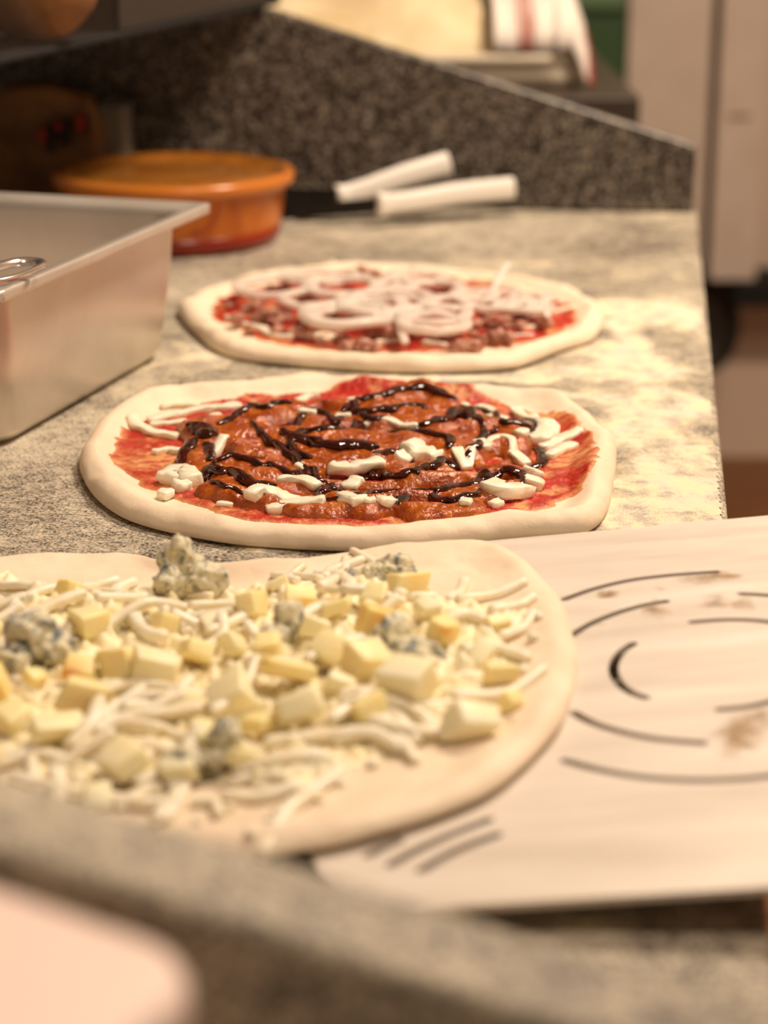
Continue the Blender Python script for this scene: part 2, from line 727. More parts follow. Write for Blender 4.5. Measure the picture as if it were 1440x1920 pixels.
TA = PV(1312, 268, B0, B1)
TB = PV(526, 17, B0, B1)
sA = (TA - B1).dot(-bd)
sB = (TB - B1).dot(-bd)
slope = (TB.z - TA.z) / (sB - sA)
tops = [(0.0, TA.z + slope * (0 - sA)), (sA + (.198 - TA.z) / slope, .198), (0.95, .198)]
perp = Vector((-bd.y, bd.x, 0))
up_back = upstand('granite_upstand', B1 - perp * 0.0, -bd, perp, tops, 0.020, MAT['granite'])
up_back.location -= bd * 0.004
up_back.location -= perp * 0.021
tag(up_back, 'dark granite upstand with sloping top behind the knives at the back of the counter', 'splashback', 'sloping granite upstands')
# near upstand: found from its two visible long edges
# far top edge passes (0,1452) and (480,1600); plane of the far face is parallel to the back one
ynear = 0.452
A0 = B1 - rd * ((B1.y - ynear) / rd.y)
Bn = A0 - bd * 0.6
p1 = PV(0, 1452, A0, Bn)
p2 = PV(480, 1602, A0, Bn)
s1, s2 = (p1 - A0).dot(-bd), (p2 - A0).dot(-bd)
sl = (p1.z - p2.z) / (s1 - s2)
up_near = upstand('granite_upstand', A0 - bd * 0.004, -bd, -perp, [(0.0, max(p2.z - sl * s2 + .003, .02)), (0.60, p2.z + .003 + sl * (0.60 - s2))], 0.036,
                  MAT['granite_ledge'], 0.004)
tag(up_near, 'blurred granite upstand crossing the bottom left in front of the nearest pizza', 'splashback', 'sloping granite upstands')
print('UPSTAND', TA, TB, slope, p1, p2, sl, A0)

# ------------------------------------------------------------------ room
WALLY = 4.0


def wall(name, x0, x1, y0, y1, z0, z1, m):
    o = from_bm(name, box_bm(x0, x1, y0, y1, z0, z1, 0), m, smooth=False)
    tag(o, kind='structure')
    return o


wall('floor', -2.2, 2.2, -1.2, 4.1, FLOOR - 0.05, FLOOR, MAT['floor'])
wall('wall_back', -2.2, 2.2, WALLY, WALLY + 0.1, FLOOR, 1.75, MAT['wallm'])
wall('wall_left', -2.3, -2.2, -1.2, 4.1, FLOOR, 1.75, MAT['wallm'])
wall('wall_right', 2.2, 2.3, -1.2, 4.1, FLOOR, 1.75, MAT['wallm'])
wall('ceiling', -2.3, 2.3, -1.2, 4.1, 1.75, 1.85, MAT['wallm'])

# pale tall cupboard with two doors and a dark gap
YC = 3.86
ca = PY(1178, 60, YC).x
cg0 = PY(1334, 100, YC).x
cg1 = PY(1350, 100, YC).x
cb = PY(1441, 100, YC).x + 0.0
zb = PY(1400, 527, YC).z
cup = empty('wall_cupboard', ((ca + cb) / 2, WALLY, zb))
tag(cup, 'pale wall cupboard with dark gap between its two doors beyond the counter', 'cupboard')
keep(from_bm('cabinet_body', box_bm(ca + .004, cb - .004, YC + .022, WALLY - .002, zb, 1.2, .004), MAT['gap'], smooth=False), cup)
for xa, xb_, zz in ((ca, cg0, zb), (cg1, cb, zb)):
    bm = box_bm(xa, xb_, YC, YC + .021, zz, 1.2, .004)
    door_o = from_bm('door', bm, MAT['cab'], smooth=False)
    keep(door_o, cup)
bm = box_bm(PY(1365, 218, YC).x, PY(1408, 218, YC).x, YC - .006, YC - .0005, PY(0, 221, YC).z, PY(0, 213, YC).z, .002)
hd = from_bm('handle', bm, M('taupe handle', (160, 134, 108), .5).m, smooth=False)
hd.parent = door_o
# a black shelf under it and a round dark pan hanging from its end
sx0 = PY(1376, 545, YC).x
bm = box_bm(sx0, sx0 + .30, YC - .02, WALLY - .002, PY(0, 572, YC).z, PY(0, 526, YC).z, .006)
sh = from_bm('wall_shelf', bm, MAT['black'], smooth=False)
tag(sh, 'black shelf end just below the pale wall cupboard at the right edge', 'shelf')
pan = empty('hanging_pan', PY(1310, 610, 3.78))
tag(pan, 'dark round pan hanging half hidden behind the counter right edge', 'pan')
pc = PY(1312, 615, 3.78)
prad = (PY(1388, 610, 3.78).x - pc.x)
rings = []
for rr, dy in ((0.02, .05), (0.6, .05), (0.85, .045), (0.95, .03), (1.0, 0), (0.985, -.002), (0.93, .026), (0.8, .038), (0.02, .042)):
    rings.append([(pc.x + prad * rr * math.cos(a), pc.y + dy, pc.z + prad * 1.25 * rr * math.sin(a)) for a in [2 * PI * k / 48 for k in range(48)]])
keep(loft('pan_body', rings, MAT['blackmetal'], cap0=True, cap1=True), pan)
hp = [Vector((pc.x, pc.y + .02, pc.z + prad * 1.2)), Vector((pc.x + .0, pc.y + .02, pc.z + prad * 1.5)), Vector((pc.x + .03, pc.y + .06, PY(0, 560, YC).z)),
      Vector((sx0 + .02, YC + .0, PY(0, 560, YC).z))]
keep(tube('pan_handle', hp, .010, MAT['blackmetal']), pan)

# green cabinet and dark bench behind the upstand
gx0, gx1 = PY(1040, 60, 3.84).x, PY(1179, 60, 3.84).x
gc = from_bm('green_cabinet', box_bm(gx0 - .25, ca - .006, 3.84, WALLY - .002, FLOOR, 0.9, .006), MAT['green'], smooth=False)
gz = PY(0, 22, 3.82).z
groot = empty('green_cupboard', ((gx0 + ca) / 2 - .1, 3.9, FLOOR))
tag(groot, 'dark green cupboard between the striped towel and the pale doors', 'cupboard')
gc.name = 'cabinet_body'
keep(gc, groot)
bm = box_bm(gx0 - .24, ca - .01, 3.82, 3.839, gz + .005, 0.88, .003)
keep(from_bm('door', bm, M('pale green door', (96, 128, 92), .45).m, smooth=False), groot)
BY0, BY1 = 2.42, 3.10
zbn = PY(0, 176, 2.44).z
bench = from_bm('bench_top', box_bm(-0.8, PY(1168, 180, 2.6).x, BY0, BY1, zbn - .04, zbn, .004), MAT['benchtop'], smooth=False)
bb = from_bm('bench_body', box_bm(-0.78, PY(1168, 180, 2.6).x - .02, BY0 + .03, BY1, FLOOR, zbn - .0405, .004), MAT['benchtop'], smooth=False)
broot = empty('work_bench', (-.25, 2.75, FLOOR))
tag(broot, 'dark work bench behind the sloping upstand carrying the cream dough tub', 'bench')
keep(bench, broot)
keep(bb, broot)

# dough tub with a sack of dough and a striped towel over its end
TY0, TY1 = 2.50, 2.86
tx1 = PY(1102, 110, TY0).x + .004
tx0 = -0.42
rz = PY(0, 106, TY0).z
tub = empty('dough_tub', ((tx0 + tx1) / 2, (TY0 + TY1) / 2, zbn))
tag(tub, 'long cream plastic dough tub beyond the upstand holding a mound of dough', 'tub')
T = []
for off, z, rr in ((.014, zbn + .0005, .03), (.005, zbn + .012, .05), (0.004, rz - .012, .06), (.002, rz - .010, .065), (-.0035, rz - .006, .07), (-.0035, rz, .07), (.0, rz + .003, .065), (.006, rz - .002, .06),
                   (.012, zbn + .02, .05), (.03, zbn + .006, .03)):
    T.append(rrect(tx0 + off, tx1 - off, TY0 + off, TY1 - off, rr, z, 8))
o = loft('tub_body', T, MAT['bin'], cap0=True, cap1=True)
keep(o, tub)
# mound of dough under cloth
nx, ny = 80, 40
V, F = [], []
mx1 = PY(985, 80, TY0 + .05).x
for j in range(ny + 1):
    for i in range(nx + 1):
        u, v = i / nx, j / ny
        x = tx0 + .03 + (mx1 - tx0 - .03) * u
        y = TY0 + .022 + (TY1 - TY0 - .044) * v
        e = max(0.0, 1 - (2 * abs(u - .5)) ** 7) ** .55 * (max(0.0, 1 - (2 * abs(v - .5)) ** 3.0)) ** .5
        z = rz - .03 + e * (.098 + .014 * mnoise.noise(Vector((x * 9, y * 7, 2))) + .010 * mnoise.noise(Vector((x * 6 + y * 22, y * 30, 5))))
        V.append((x, y, z))
for j in range(ny):
    for i in range(nx):
        a = j * (nx + 1) + i
        F.append((a, a + 1, a + nx + 2, a + nx + 1))
mound = pyd('dough_mound', V, F, MAT['sack'])
tag(mound, 'mound of yellowish dough filling the cream tub behind the upstand', 'dough')
# towel
P_t = []
xa, xb = PY(925, 40, TY0).x, PY(1100, 40, TY0).x
nu, nv = 60, 44
V, F, ST = [], [], []
zt = PY(0, -28, TY0 + .1).z
for j in range(nv + 1):
    v = j / nv
    for i in range(nu + 1):
        u = i / nu
        x = xa + (xb - xa) * u
        # path across the tub: hang in front, over the top, down behind
        yy = TY0 - .005 + (TY1 - TY0 + .01) * v
        prof = (1 - (2 * abs(v - .5)) ** 5.0)
        z = rz + .016 + (zt - rz - .01) * max(prof, 0) ** .6 * (0.96 - .2 * (1 - u))
        if v < .12:
            z -= (.12 - v) / .12 * .008
        droop = max(0, (u - .86) / .14)
        x2 = x + droop * .012
        z -= droop ** 1.5 * (zt - rz) * (.96)
        z += .006 * mnoise.noise(Vector((u * 7, v * 5, 3)))
        z = max(z, zbn + .006)
        V.append((x2, yy + .006 * mnoise.noise(Vector((u * 9, v * 2, 1))), z))
        d = u + .10 * v
        ST.append(1.0 if (abs(d - .30) < .018 or abs(d - .36) < .012 or abs(d - .42) < .02 or abs(d - .985) < .03) else (.35 if abs(d - .36) < .09 else 0.0))
for j in range(nv):
    for i in range(nu):
        a = j * (nu + 1) + i
        F.append((a, a + 1, a + nu + 2, a + nu + 1))
tw = pyd('kitchen_towel', V, F, MAT['towel'])
a_ = tw.data.attributes.new('stripe', 'FLOAT', 'POINT')
a_.data.foreach_set('value', ST)
add_mod(tw, 'SOLIDIFY', thickness=.003)
tag(tw, 'white kitchen towel with red stripes draped over the end of the dough tub', 'towel')

# ------------------------------------------------------------------ display case at top left
E0 = P(0, 122, .2)
E1 = P(528, 8, .2)
ed = (E1 - E0).normalized()
en = Vector((-ed.y, ed.x, 0))       # to the left, away from the aisle
E1 = E1 + ed * 0.0
Es = E0 - ed * 0.35
case = empty('display_case', Es)
tag(case, 'dark raised glass fronted ingredient case at the top left over the counter', 'display case')


def case_box(name, s0, s1, w0, w1, z0, z1, m, bev=.002):
    bm = box_bm(s0, s1, w0, w1, z0, z1, bev)
    mt = Matrix(((ed.x, en.x, 0, Es.x), (ed.y, en.y, 0, Es.y), (0, 0, 1, 0), (0, 0, 0, 1)))
    bm.transform(mt)
    return keep(from_bm(name, bm, m, smooth=False), case)


L = (E1 - Es).length
case_box('case_base', 0, L, 0, .36, .20, .206, MAT['black'])
case_box('glass_front', 0.004, L * .58, .002, .006, .2065, .40, MAT['glass'], 0)
case_box('steel_front', L * .58, L, .001, .008, .2065, .40, M('dull steel front', (52, 46, 39), .55, .1).m, .001)
case_box('back_panel', 0, L, .34, .36, .2065, .40, MAT['blackmetal'])
case_box('case_roof', 0, L, 0, .36, .4005, .42, MAT['blackmetal'])
case_box('end_panel', L - .008, L, .009, .3395, .2065, .40, MAT['darksteel'])
for s in (0.02, L - .04):
    for wv_ in (.30,):
        case_box('leg', s, s + .02, wv_, wv_ + .02, 0.0005, .1995, MAT['blackmetal'])
# things inside the case
lc = P(196, 80, .207) + en * .058
lc = Vector((lc.x, lc.y, .206))
me = bpy.data.meshes.new('loaf')
bm = bmesh.new()
bmesh.ops.create_icosphere(bm, subdivisions=4, radius=1)
for v in bm.verts:
    c = v.co.copy()
    k = 1 + .06 * mnoise.noise(c * 2)
    v.co = Vector((c.x * .050 * k, c.y * .040 * k, .038 + c.z * .038 * k))
loaf = from_bm('bread_loaf', bm, MAT['crust'])
loaf.location = lc + Vector((0, 0, .0015))
tag(loaf, 'round golden brown loaf behind the glass in the top left case', 'bread')
pb = lc + ed * .045 + en * .075
R = [circ(0, 0, .036, .036, .001), circ(0, 0, .042, .042, .06), circ(0, 0, .045, .045, .10), circ(0, 0, .043, .043, .10), circ(0, 0, .040, .040, .06), circ(0, 0, .034, .034, .006)]
pot = loft('plastic_pot', R, M('pale grey pot', (170, 166, 156), .3).m, cap0=True, cap1=True)
pot.location = (pb.x, pb.y, .207)
tag(pot, 'pale grey plastic pot standing behind the loaf in the case', 'pot')

# things under the case
bgc = P(95, 345, 0)
bgy = 1.985
bm = bmesh.new()
bmesh.ops.create_cube(bm, size=1)
bmesh.ops.subdivide_edges(bm, edges=bm.edges[:], cuts=14, use_grid_fill=True)
bx0, bx1 = PY(-60, 300, bgy).x, PY(190, 300, bgy).x
bh = PY(0, 168, bgy).z
for v in bm.verts:
    c = v.co
    t = c.z + .5
    x = (bx0 + bx1) / 2 + c.x * (bx1 - bx0) * (1 - .18 * t * t)
    y = bgy + .035 + c.y * .07 * (1 - .35 * t * t)
    z = .001 + t * bh * (1 - .10 * abs(c.x * 2) ** 2)
    nn = mnoise.noise_vector(Vector((x, y, z)) * 28) * .006
    if t < .02:
        nn.z = 0
    v.co = Vector((x, y, z)) + nn
bag = empty('paper_bag', ((bx0 + bx1) / 2, bgy + .035, 0))
tag(bag, 'crumpled brown paper bag with red and black print in shadow under the case', 'bag')
keep(from_bm('bag_body', bm, MAT['bag']), bag)


def plate_on(px0, px1, py0, py1, Y, m, name, root):
    a, b = PY(px0, py1, Y), PY(px1, py0, Y)
    bm = box_bm(a.x, b.x, Y - .0015, Y + .010, a.z, b.z, .0006)
    return keep(from_bm(name, bm, m, smooth=False), root)


by_ = bgy - .004
plate_on(88, 97, 236, 286, by_, MAT['inkdark'], 'printed_letter', bag)
plate_on(74, 85, 238, 268, by_ + .0005, MAT['inkred'], 'print_patch', bag)
plate_on(97, 116, 250, 257, by_ + .0004, MAT['inkdark'], 'printed_letter', bag)
plate_on(117, 128, 224, 274, by_, MAT['inkdark'], 'printed_letter', bag)
plate_on(104, 114, 230, 246, by_ + .0005, MAT['inkred'], 'print_patch', bag)
plate_on(145, 160, 215, 245, by_ + .0005, MAT['inkred'], 'print_patch', bag)
plate_on(160, 166, 215, 250, by_, MAT['inkdark'], 'printed_letter', bag)
cx = PY(212, 290, 2.035)
cz = PY(212, 200, 2.035).z
wd = PY(240, 290, 2.035).x - cx.x
R = [rrect(-wd, wd, 0, .06, .008, .001), rrect(-wd, wd, 0, .06, .008, cz), rrect(-wd + .002, wd - .002, .002, .058, .007, cz), rrect(-wd + .002, wd - .002, .002, .058, .007, .004)]
jar = loft('plastic_container', R, MAT['cloudy'], cap0=True, cap1=True)
jar.location = (cx.x, 2.035, 0)
tag(jar, 'cloudy plastic container in shadow behind the orange tub', 'container')

# ------------------------------------------------------------------ orange tub with lid
fr = P(320, 493)
rightp = P(524, 452)
tc_y = 1.905
tcx = PY(330, 480, tc_y).x
rt = PY(552, 322, tc_y).x - tcx          # rim radius
rb = PY(522, 440, tc_y).x - tcx          # base radius
zr = PY(0, 322, tc_y).z
tubo = empty('sauce_tub', (tcx, tc_y, 0))
tag(tubo, 'round orange sauce stained plastic tub with a domed amber lid beside the knives', 'tub')
print('TUB', tcx, rt, rb, zr)


def wob(r, a):
    return r


def body_ring(r, z):
    return circ(tcx, tc_y, r, r, z, 96)


lowz = zr * .22
rr_ = lambda z: rb + (rt * .94 - rb) * (z / zr)
keep(loft('tub_body', [body_ring(rb * .90, .0008), body_ring(rb * .97, .002), body_ring(rb, .006), body_ring(rr_(.02), .02), body_ring(rr_(.035), .035), body_ring(rr_(zr * .8), zr * .8),
                       body_ring(rr_(zr - .009), zr - .009)], MAT['tub'], cap0=True), tubo)
keep(loft('sauce_line', [body_ring(rb * .98, .0025), body_ring(rb + .0006, .006), body_ring(rr_(.0165) + .0006, .0165), body_ring(rr_(.0165) - .001, .0167)], MAT['tublow']), tubo)
keep(loft('rim', [body_ring(rr_(zr - .011), zr - .011), body_ring(rt * .985, zr - .010), body_ring(rt, zr - .006), body_ring(rt, zr - .001), body_ring(rt * .985, zr + .002), body_ring(rt * .93, zr + .002)],
          MAT['rim']), tubo)
keep(loft('lid', [body_ring(rt * .94, zr + .0018), body_ring(rt * .915, zr + .004), body_ring(rt * .88, zr + .0035), body_ring(rt * .84, zr - .002), body_ring(rt * .78, zr - .003), body_ring(rt * .74, zr - .001),
                  body_ring(rt * .55, zr - .0005), body_ring(rt * .3, zr), body_ring(rt * .02, zr)], MAT['lid'], cap1=True), tubo)

# ------------------------------------------------------------------ steel food pan on the left
R1 = P(396, 380, .108)                     # far right corner of the flange
ang = math.radians(14.3)
ux = Vector((math.cos(ang), -math.sin(ang), 0)) * -1          # to the left along the far side
uy = Vector((-math.sin(ang), -math.cos(ang), 0))              # towards the camera along the right side
# refine with two seen points
q1 = P(0, 548, .108)
uy = (q1 - R1).normalized()
ux = Vector((uy.y, -uy.x, 0))
if ux.x > 0:
    ux = -ux
fp = empty('steel_food_pan', (0, 0, 0))
tag(fp, 'deep satin steel food pan at the left edge of the counter', 'food pan')
PW, PLn, PH = .265, .325, .108
mt = Matrix(((ux.x, uy.x, 0, R1.x), (ux.y, uy.y, 0, R1.y), (0, 0, 1, 0), (0, 0, 0, 1)))
fp.matrix_world = Matrix.Identity(4)
fp.location = R1 + ux * (PW / 2) + uy * (PLn / 2)
fp.location.z = 0


def pr(off, z, r, n=10):
    return [tuple(mt @ Vector(p)) for p in rrect(off, PW - off, off, PLn - off, r, z, n)]


rings = [pr(.0014, PH - .0075, .004), pr(.0002, PH - .0065, .004), pr(.0, PH - .004, .004), pr(.0, PH - .0004, .004), pr(.0012, PH, .004), pr(.006, PH, .010), pr(.0075, PH - .0022, .013), pr(.012, PH - .0022, .018), pr(.0150, PH - .004, .022), pr(.0165, PH - .010, .024),
         pr(.018, PH - .04, .026), pr(.024, .010, .030), pr(.028, .004, .032), pr(.036, .0022, .032), pr(.1, .0022, .02)]
o = loft('pan_body', rings, MAT['steel'], cap1=True)
add_mod(o, 'SOLIDIFY', thickness=.0011, offset=-1)
keep(o, fp)
o.data.update()
# handle with an oval eye lying over the near corner of the pan
tip = P(66, 490, .118)
hx = (P(-60, 540, .118) - tip)
hx.z = 0
hx.normalize()
hy = Vector((-hx.y, hx.x, 0))
ladle = empty('serving_spoon', tip + hx * .05)
tag(ladle, 'shiny steel spoon handle with an oval eye over the food pan rim', 'spoon')
Rr = []
n = 56
hl_, hw_ = .034, .0155


def eye(rad_off, z):
    out = []
    for k in range(n):
        a = 2 * PI * k / n
        c, s = math.cos(a), math.sin(a)
        x = math.copysign(abs(c) ** .8, c) * (hl_ + rad_off)
        y = math.copysign(abs(s) ** .8, s) * (hw_ + rad_off)
        p = tip + hx * (hl_ - x) + hy * y + Vector((0, 0, z + .10 * (-x) * 0))
        out.append(p)
    return out


eye_rings = [eye(-.0055, -.002), eye(-.0052, .0), eye(-.004, .0020), eye(-.0015, .0028), eye(0.0, .0018), eye(.0006, -.0002), eye(-.0012, .0008), eye(-.004, .0004), eye(-.0055, -.002)]
keep(loft('handle_eye', eye_rings, MAT['chrome']), ladle)
sp = [tip + hx * (hl_ * 2 - .003), tip + hx * .09, tip + hx * .15 + Vector((0, 0, -.012)), tip + hx * .19 + Vector((0, 0, -.045))]
keep(tube('handle_bar', catmull(sp, 6), .006, MAT['chrome'], power=4, wh=(1.2, .3)), ladle)
bwl = tip + hx * .205 + Vector((0, 0, -.062))
R = []
for k in range(9):
    a = PI / 2 * k / 8
    R.append([(bwl.x + .035 * math.cos(a) * math.cos(t), bwl.y + .035 * math.cos(a) * math.sin(t), bwl.z + .01 - .03 * math.sin(a)) for t in [2 * PI * j / 32 for j in range(32)]])
o = loft('spoon_bowl', R, MAT['chrome'])
add_mod(o, 'SOLIDIFY', thickness=.001)
keep(o, ladle)

# ------------------------------------------------------------------ two white handled spatulas by the upstand
def knife(name, a, b, bl, r0, label, zs):
    """a: handle end at the blade, b: free end, bl: blade tip"""
    root = empty(name, ((a.x + b.x) / 2, (a.y + b.y) / 2, 0))
    tag(root, label, 'kitchen knife', 'white handled knives by the upstand')
    pts = catmull([a, a.lerp(b, .12), a.lerp(b, .3), a.lerp(b, .6) + Vector((0, 0, .0012)), a.lerp(b, .92), b], 5)
    m_ = len(pts)
    rad = []
    for i in range(m_):
        t = i / (m_ - 1)
        k = 1.0
        if t < .2:
            k = 1.22 - .30 * sstep(0, .2, np.float64(t))
        else:
            k = .92 + .12 * sstep(.2, .9, np.float64(t))
        if i == 0:
            k *= .80
        if i == m_ - 1:
            k *= .70
        if i == m_ - 2:
            k *= .96
        rad.append(r0 * float(k))
    keep(tube('handle', pts, rad, MAT['whiteplastic'], nseg=20, power=3.0, wh=(.62, 1.0)), root)
    d = (bl - a)
    side = Vector((0, 0, 1))
    hgt = r0 * zs
    V, F = [], []
    N = 16
    th = .0009
    up = (Vector((0, -0.45, 1)).normalized())
    nrm = d.cross(up).normalized()
    for i in range(N + 1):
        t = i / N
        c = a.lerp(bl, t) - d.normalized() * .0
        h = hgt * (1 if t < .8 else max(.08, math.sqrt(max(0, 1 - ((t - .8) / .2) ** 2))))
        for s in (-1, 1):
            for q_ in (-1, 1):
                V.append(c + up * h * s + nrm * th * q_)
    for i in range(N):
        k = i * 4
        for x_, y_ in ((0, 1), (1, 3), (3, 2), (2, 0)):
            F.append((k + x_, k + y_, k + 4 + y_, k + 4 + x_))
    F.append((0, 1, 3, 2))
    F.append((N * 4, N * 4 + 1, N * 4 + 3, N * 4 + 2))
    keep(pyd('blade', V, F, MAT['blade'], smooth=False), root)
    return root


ka, kb = PY(632, 372, 2.00), PY(842, 305, 2.045)
knife('kitchen_knife', ka, kb, PY(470, 372, 1.99), .0112, 'upper white handled knife resting across the other, dark blade to the left', 1.0)
ka, kb = PY(706, 385, 1.965), PY(962, 352, 2.035)
knife('kitchen_knife', ka, kb, PY(490, 402, 1.96), .0108, 'lower white handled knife lying in front of the other near the upstand', .75)
# loose dark blade under the handles
V1 = [PY(830, 388, 2.03), PY(975, 378, 2.05)]
root = empty('palette_knife', (V1[0].x, 2.03, 0))
tag(root, 'thin dark blade lying under the lower white handle', 'palette knife')
pts = catmull([PY(560, 398, 2.01), PY(760, 392, 2.02), PY(900, 386, 2.035), PY(972, 380, 2.045)], 5)
for p_ in pts:
    p_.z = max(p_.z, .003)
keep(tube('blade', pts, .0035, MAT['blade'], power=3, wh=(2.2, .5)), root)

# ------------------------------------------------------------------ dough discs
class Dough:
    def __init__(self, front, back, rim_h, in_h, rim_w, seed, base=None, edge=.011, zf=.004, zb=.010):
        pts = [P(x, y, zf) for x, y in front] + [P(x, y, zb) for x, y in back]
        self.c = sum(pts, Vector()) / len(pts)
        self.poly = [(p.x, p.y) for p in catmull(pts, 4, True)]
        th = np.array([math.atan2(p[1] - self.c.y, p[0] - self.c.x) for p in self.poly])
        rr = np.array([math.hypot(p[1] - self.c.y, p[0] - self.c.x) for p in self.poly])
        o_ = np.argsort(th)
        th, rr = th[o_], rr[o_]
        self.th = np.concatenate([th - 2 * PI, th, th + 2 * PI])
        self.rr = np.concatenate([rr, rr, rr])
        self.rim_h, self.in_h, self.rim_w, self.seed, self.edge = rim_h, in_h, rim_w, seed, edge
        self.base = base or (lambda x, y: np.zeros_like(np.asarray(x, float)) + .0005)

    def R(self, a):
        return np.interp(a, self.th, self.rr)

    def e(self, x, y):
        a = np.arctan2(y - self.c.y, x - self.c.x)
        return self.R(a) - np.hypot(x - self.c.x, y - self.c.y)

    def h(self, x, y):
        x = np.asarray(x, float)
        y = np.asarray(y, float)
        e = self.e(x, y)
        rim = self.rim_h * (1 + .20 * fbm(x, y, 20, 3, self.seed))
        k = np.clip(e / self.edge, 0, 1)
        h = rim * np.sqrt(np.clip(1 - (1 - k) ** 2, 0, 1)) * .72 + rim * .28
        wv = self.rim_w * (1 + .25 * fbm(x, y, 9, 2, self.seed + 5))
        s = sstep(0, 1, (e - self.edge * .8) / wv)
        inn = self.in_h + .0006 * fbm(x, y, 30, 3, self.seed + 9)
        h = h * (1 - s) + inn * s
        h = h + .0003 * fbm(x, y, 90, 3, self.seed + 3)
        return h + self.base(x, y)

    def build(self, parent):
        na, nr = 300, 90
        A = np.linspace(-PI, PI, na, endpoint=False)
        V, F = [], []
        Ra = self.R(A)
        es = np.concatenate([np.linspace(0, 1, 14, endpoint=False) ** 1.6 * self.edge, np.linspace(self.edge, .05, 30, endpoint=False)])
        rows = []
        # underside edge
        for off, zz in ((-.010, 0.0), (-.0035, 0.0003), (-.0008, .0018)):
            r = Ra + off
            x, y = self.c.x + r * np.cos(A), self.c.y + r * np.sin(A)
            rows.append(np.stack([x, y, self.base(x, y) + zz * np.ones(na)], 1))
        for e in es:
            r = Ra - e
            x, y = self.c.x + r * np.cos(A), self.c.y + r * np.sin(A)
            rows.append(np.stack([x, y, self.h(x, y)], 1))
        for t in np.linspace(1, 0, 40)[1:-1]:
            r = (Ra - .05) * t
            x, y = self.c.x + r * np.cos(A), self.c.y + r * np.sin(A)
            rows.append(np.stack([x, y, self.h(x, y)], 1))
        V = np.concatenate(rows)
        m_ = len(rows)
        for i in range(m_ - 1):
            for k in range(na):
                l = (k + 1) % na
                F.append((i * na + k, i * na + l, (i + 1) * na + l, (i + 1) * na + k))
        F.append(tuple(range((m_ - 1) * na, m_ * na)))
        F.append(tuple(range(na))[::-1])
        o = pyd('dough', V.tolist(), F, MAT['dough'])
        keep(o, parent)
        return o

    def z(self, x, y):
        return float(self.h(np.array([x]), np.array([y]))[0])


def field(name, x0, x1, y0, y1, step, func, m, parent=None, attr=None):
    nx, ny = int((x1 - x0) / step) + 1, int((y1 - y0) / step) + 1
    X, Y = np.meshgrid(np.linspace(x0, x1, nx), np.linspace(y0, y1, ny))
    Z, mask, at = func(X, Y)
    V = np.stack([X, Y, Z], 2).reshape(-1, 3)
    ok = mask > 0
    idx = np.arange(nx * ny).reshape(ny, nx)
    q = ok[:-1, :-1] & ok[1:, :-1] & ok[:-1, 1:] & ok[1:, 1:]
    a, b, c, d = idx[:-1, :-1][q], idx[:-1, 1:][q], idx[1:, 1:][q], idx[1:, :-1][q]
    Fc = np.stack([a, b, c, d], 1)
    used = np.unique(Fc)
    rem = -np.ones(nx * ny, int)
    rem[used] = np.arange(len(used))
    Fc = rem[Fc]
    o = pyd(name, V[used].tolist(), Fc.tolist(), m)
    if attr:
        a_ = o.data.attributes.new(attr, 'FLOAT', 'POINT')
        a_.data.foreach_set('value', at.reshape(-1)[used].astype(np.float32))
    if parent:
        keep(o, parent)
    return o


def strip(name, pts, r, m, parent, seed=0, power=3.2, wh=(1.15, .8), jit=.22, n=5, nseg=12):
    c = catmull(pts, n)
    k = len(c)
    rad = [r * (1 + .15 * mnoise.noise(Vector((i * .4, seed * 3.1, 0)))) for i in range(k)]
    rad[0] *= .92
    rad[-1] *= .92
    # blunt rounded ends
    d0 = (c[0] - c[1]).normalized() * r * .25
    d1 = (c[-1] - c[-2]).normalized() * r * .25
    c = [c[0] + d0] + c + [c[-1] + d1]
    rad = [rad[0] * .72] + rad + [rad[-1] * .72]
    o = tube(name, c, rad, m, nseg=nseg, power=power, wh=wh, jit=jit, seed=seed)
    return keep(o, parent)


def lump(name, loc, rad, m, parent, seed=0, sc=(1, 1, .75), amp=.35, freq=1.6, sub=3, rz=0.0, flat=False):
    bm = bmesh.new()
    bmesh.ops.create_icosphere(bm, subdivisions=sub, radius=1)
    off = Vector((seed * 7.3, seed * 1.7, 0))
    for v in bm.verts:
        c = v.co.copy()
        k = 1 + amp * mnoise.noise(c * freq + off) + amp * .5 * mnoise.noise(c * freq * 2.7 + off) + amp * .25 * mnoise.noise(c * freq * 6 + off)
        v.co = Vector((c.x * sc[0], c.y * sc[1], c.z * sc[2])) * k * rad
    bm.transform(Matrix.Translation(loc) @ Matrix.Rotation(rz, 4, 'Z'))
    return keep(from_bm(name, bm, m), parent)


# ================================================================== middle pizza
f2 = [(149, 868), (160, 905), (185, 937), (230, 967), (290, 987), (370, 1004), (450, 1016), (560, 1024), (680, 1028), (760, 1027), (850, 1016), (960, 1004), (1060, 999), (1112, 988),
      (1140, 955), (1150, 905), (1156, 860)]
b2 = [(1152, 815), (1127, 793), (1085, 757), (1043, 738), (960, 730), (880, 728), (800, 722), (725, 716), (668, 710), (607, 705), (569, 707), (474, 716), (380, 724), (302, 730), (240, 748), (200, 770), (165, 815)]
D2 = Dough(f2, b2, .0135, .0050, .020, 3)
pz2 = empty('pizza', (D2.c.x, D2.c.y, 0))
tag(pz2, 'middle pizza topped with brown sauce, dark glaze drizzle and mozzarella', 'pizza', 'raw pizzas on the counter')
D2.build(pz2)


def C4(x, y):
    return (130 + x / 2.618, 680 + y / 2.618)


def C5(x, y):
    return (630 + x / 2.618, 680 + y / 2.618)


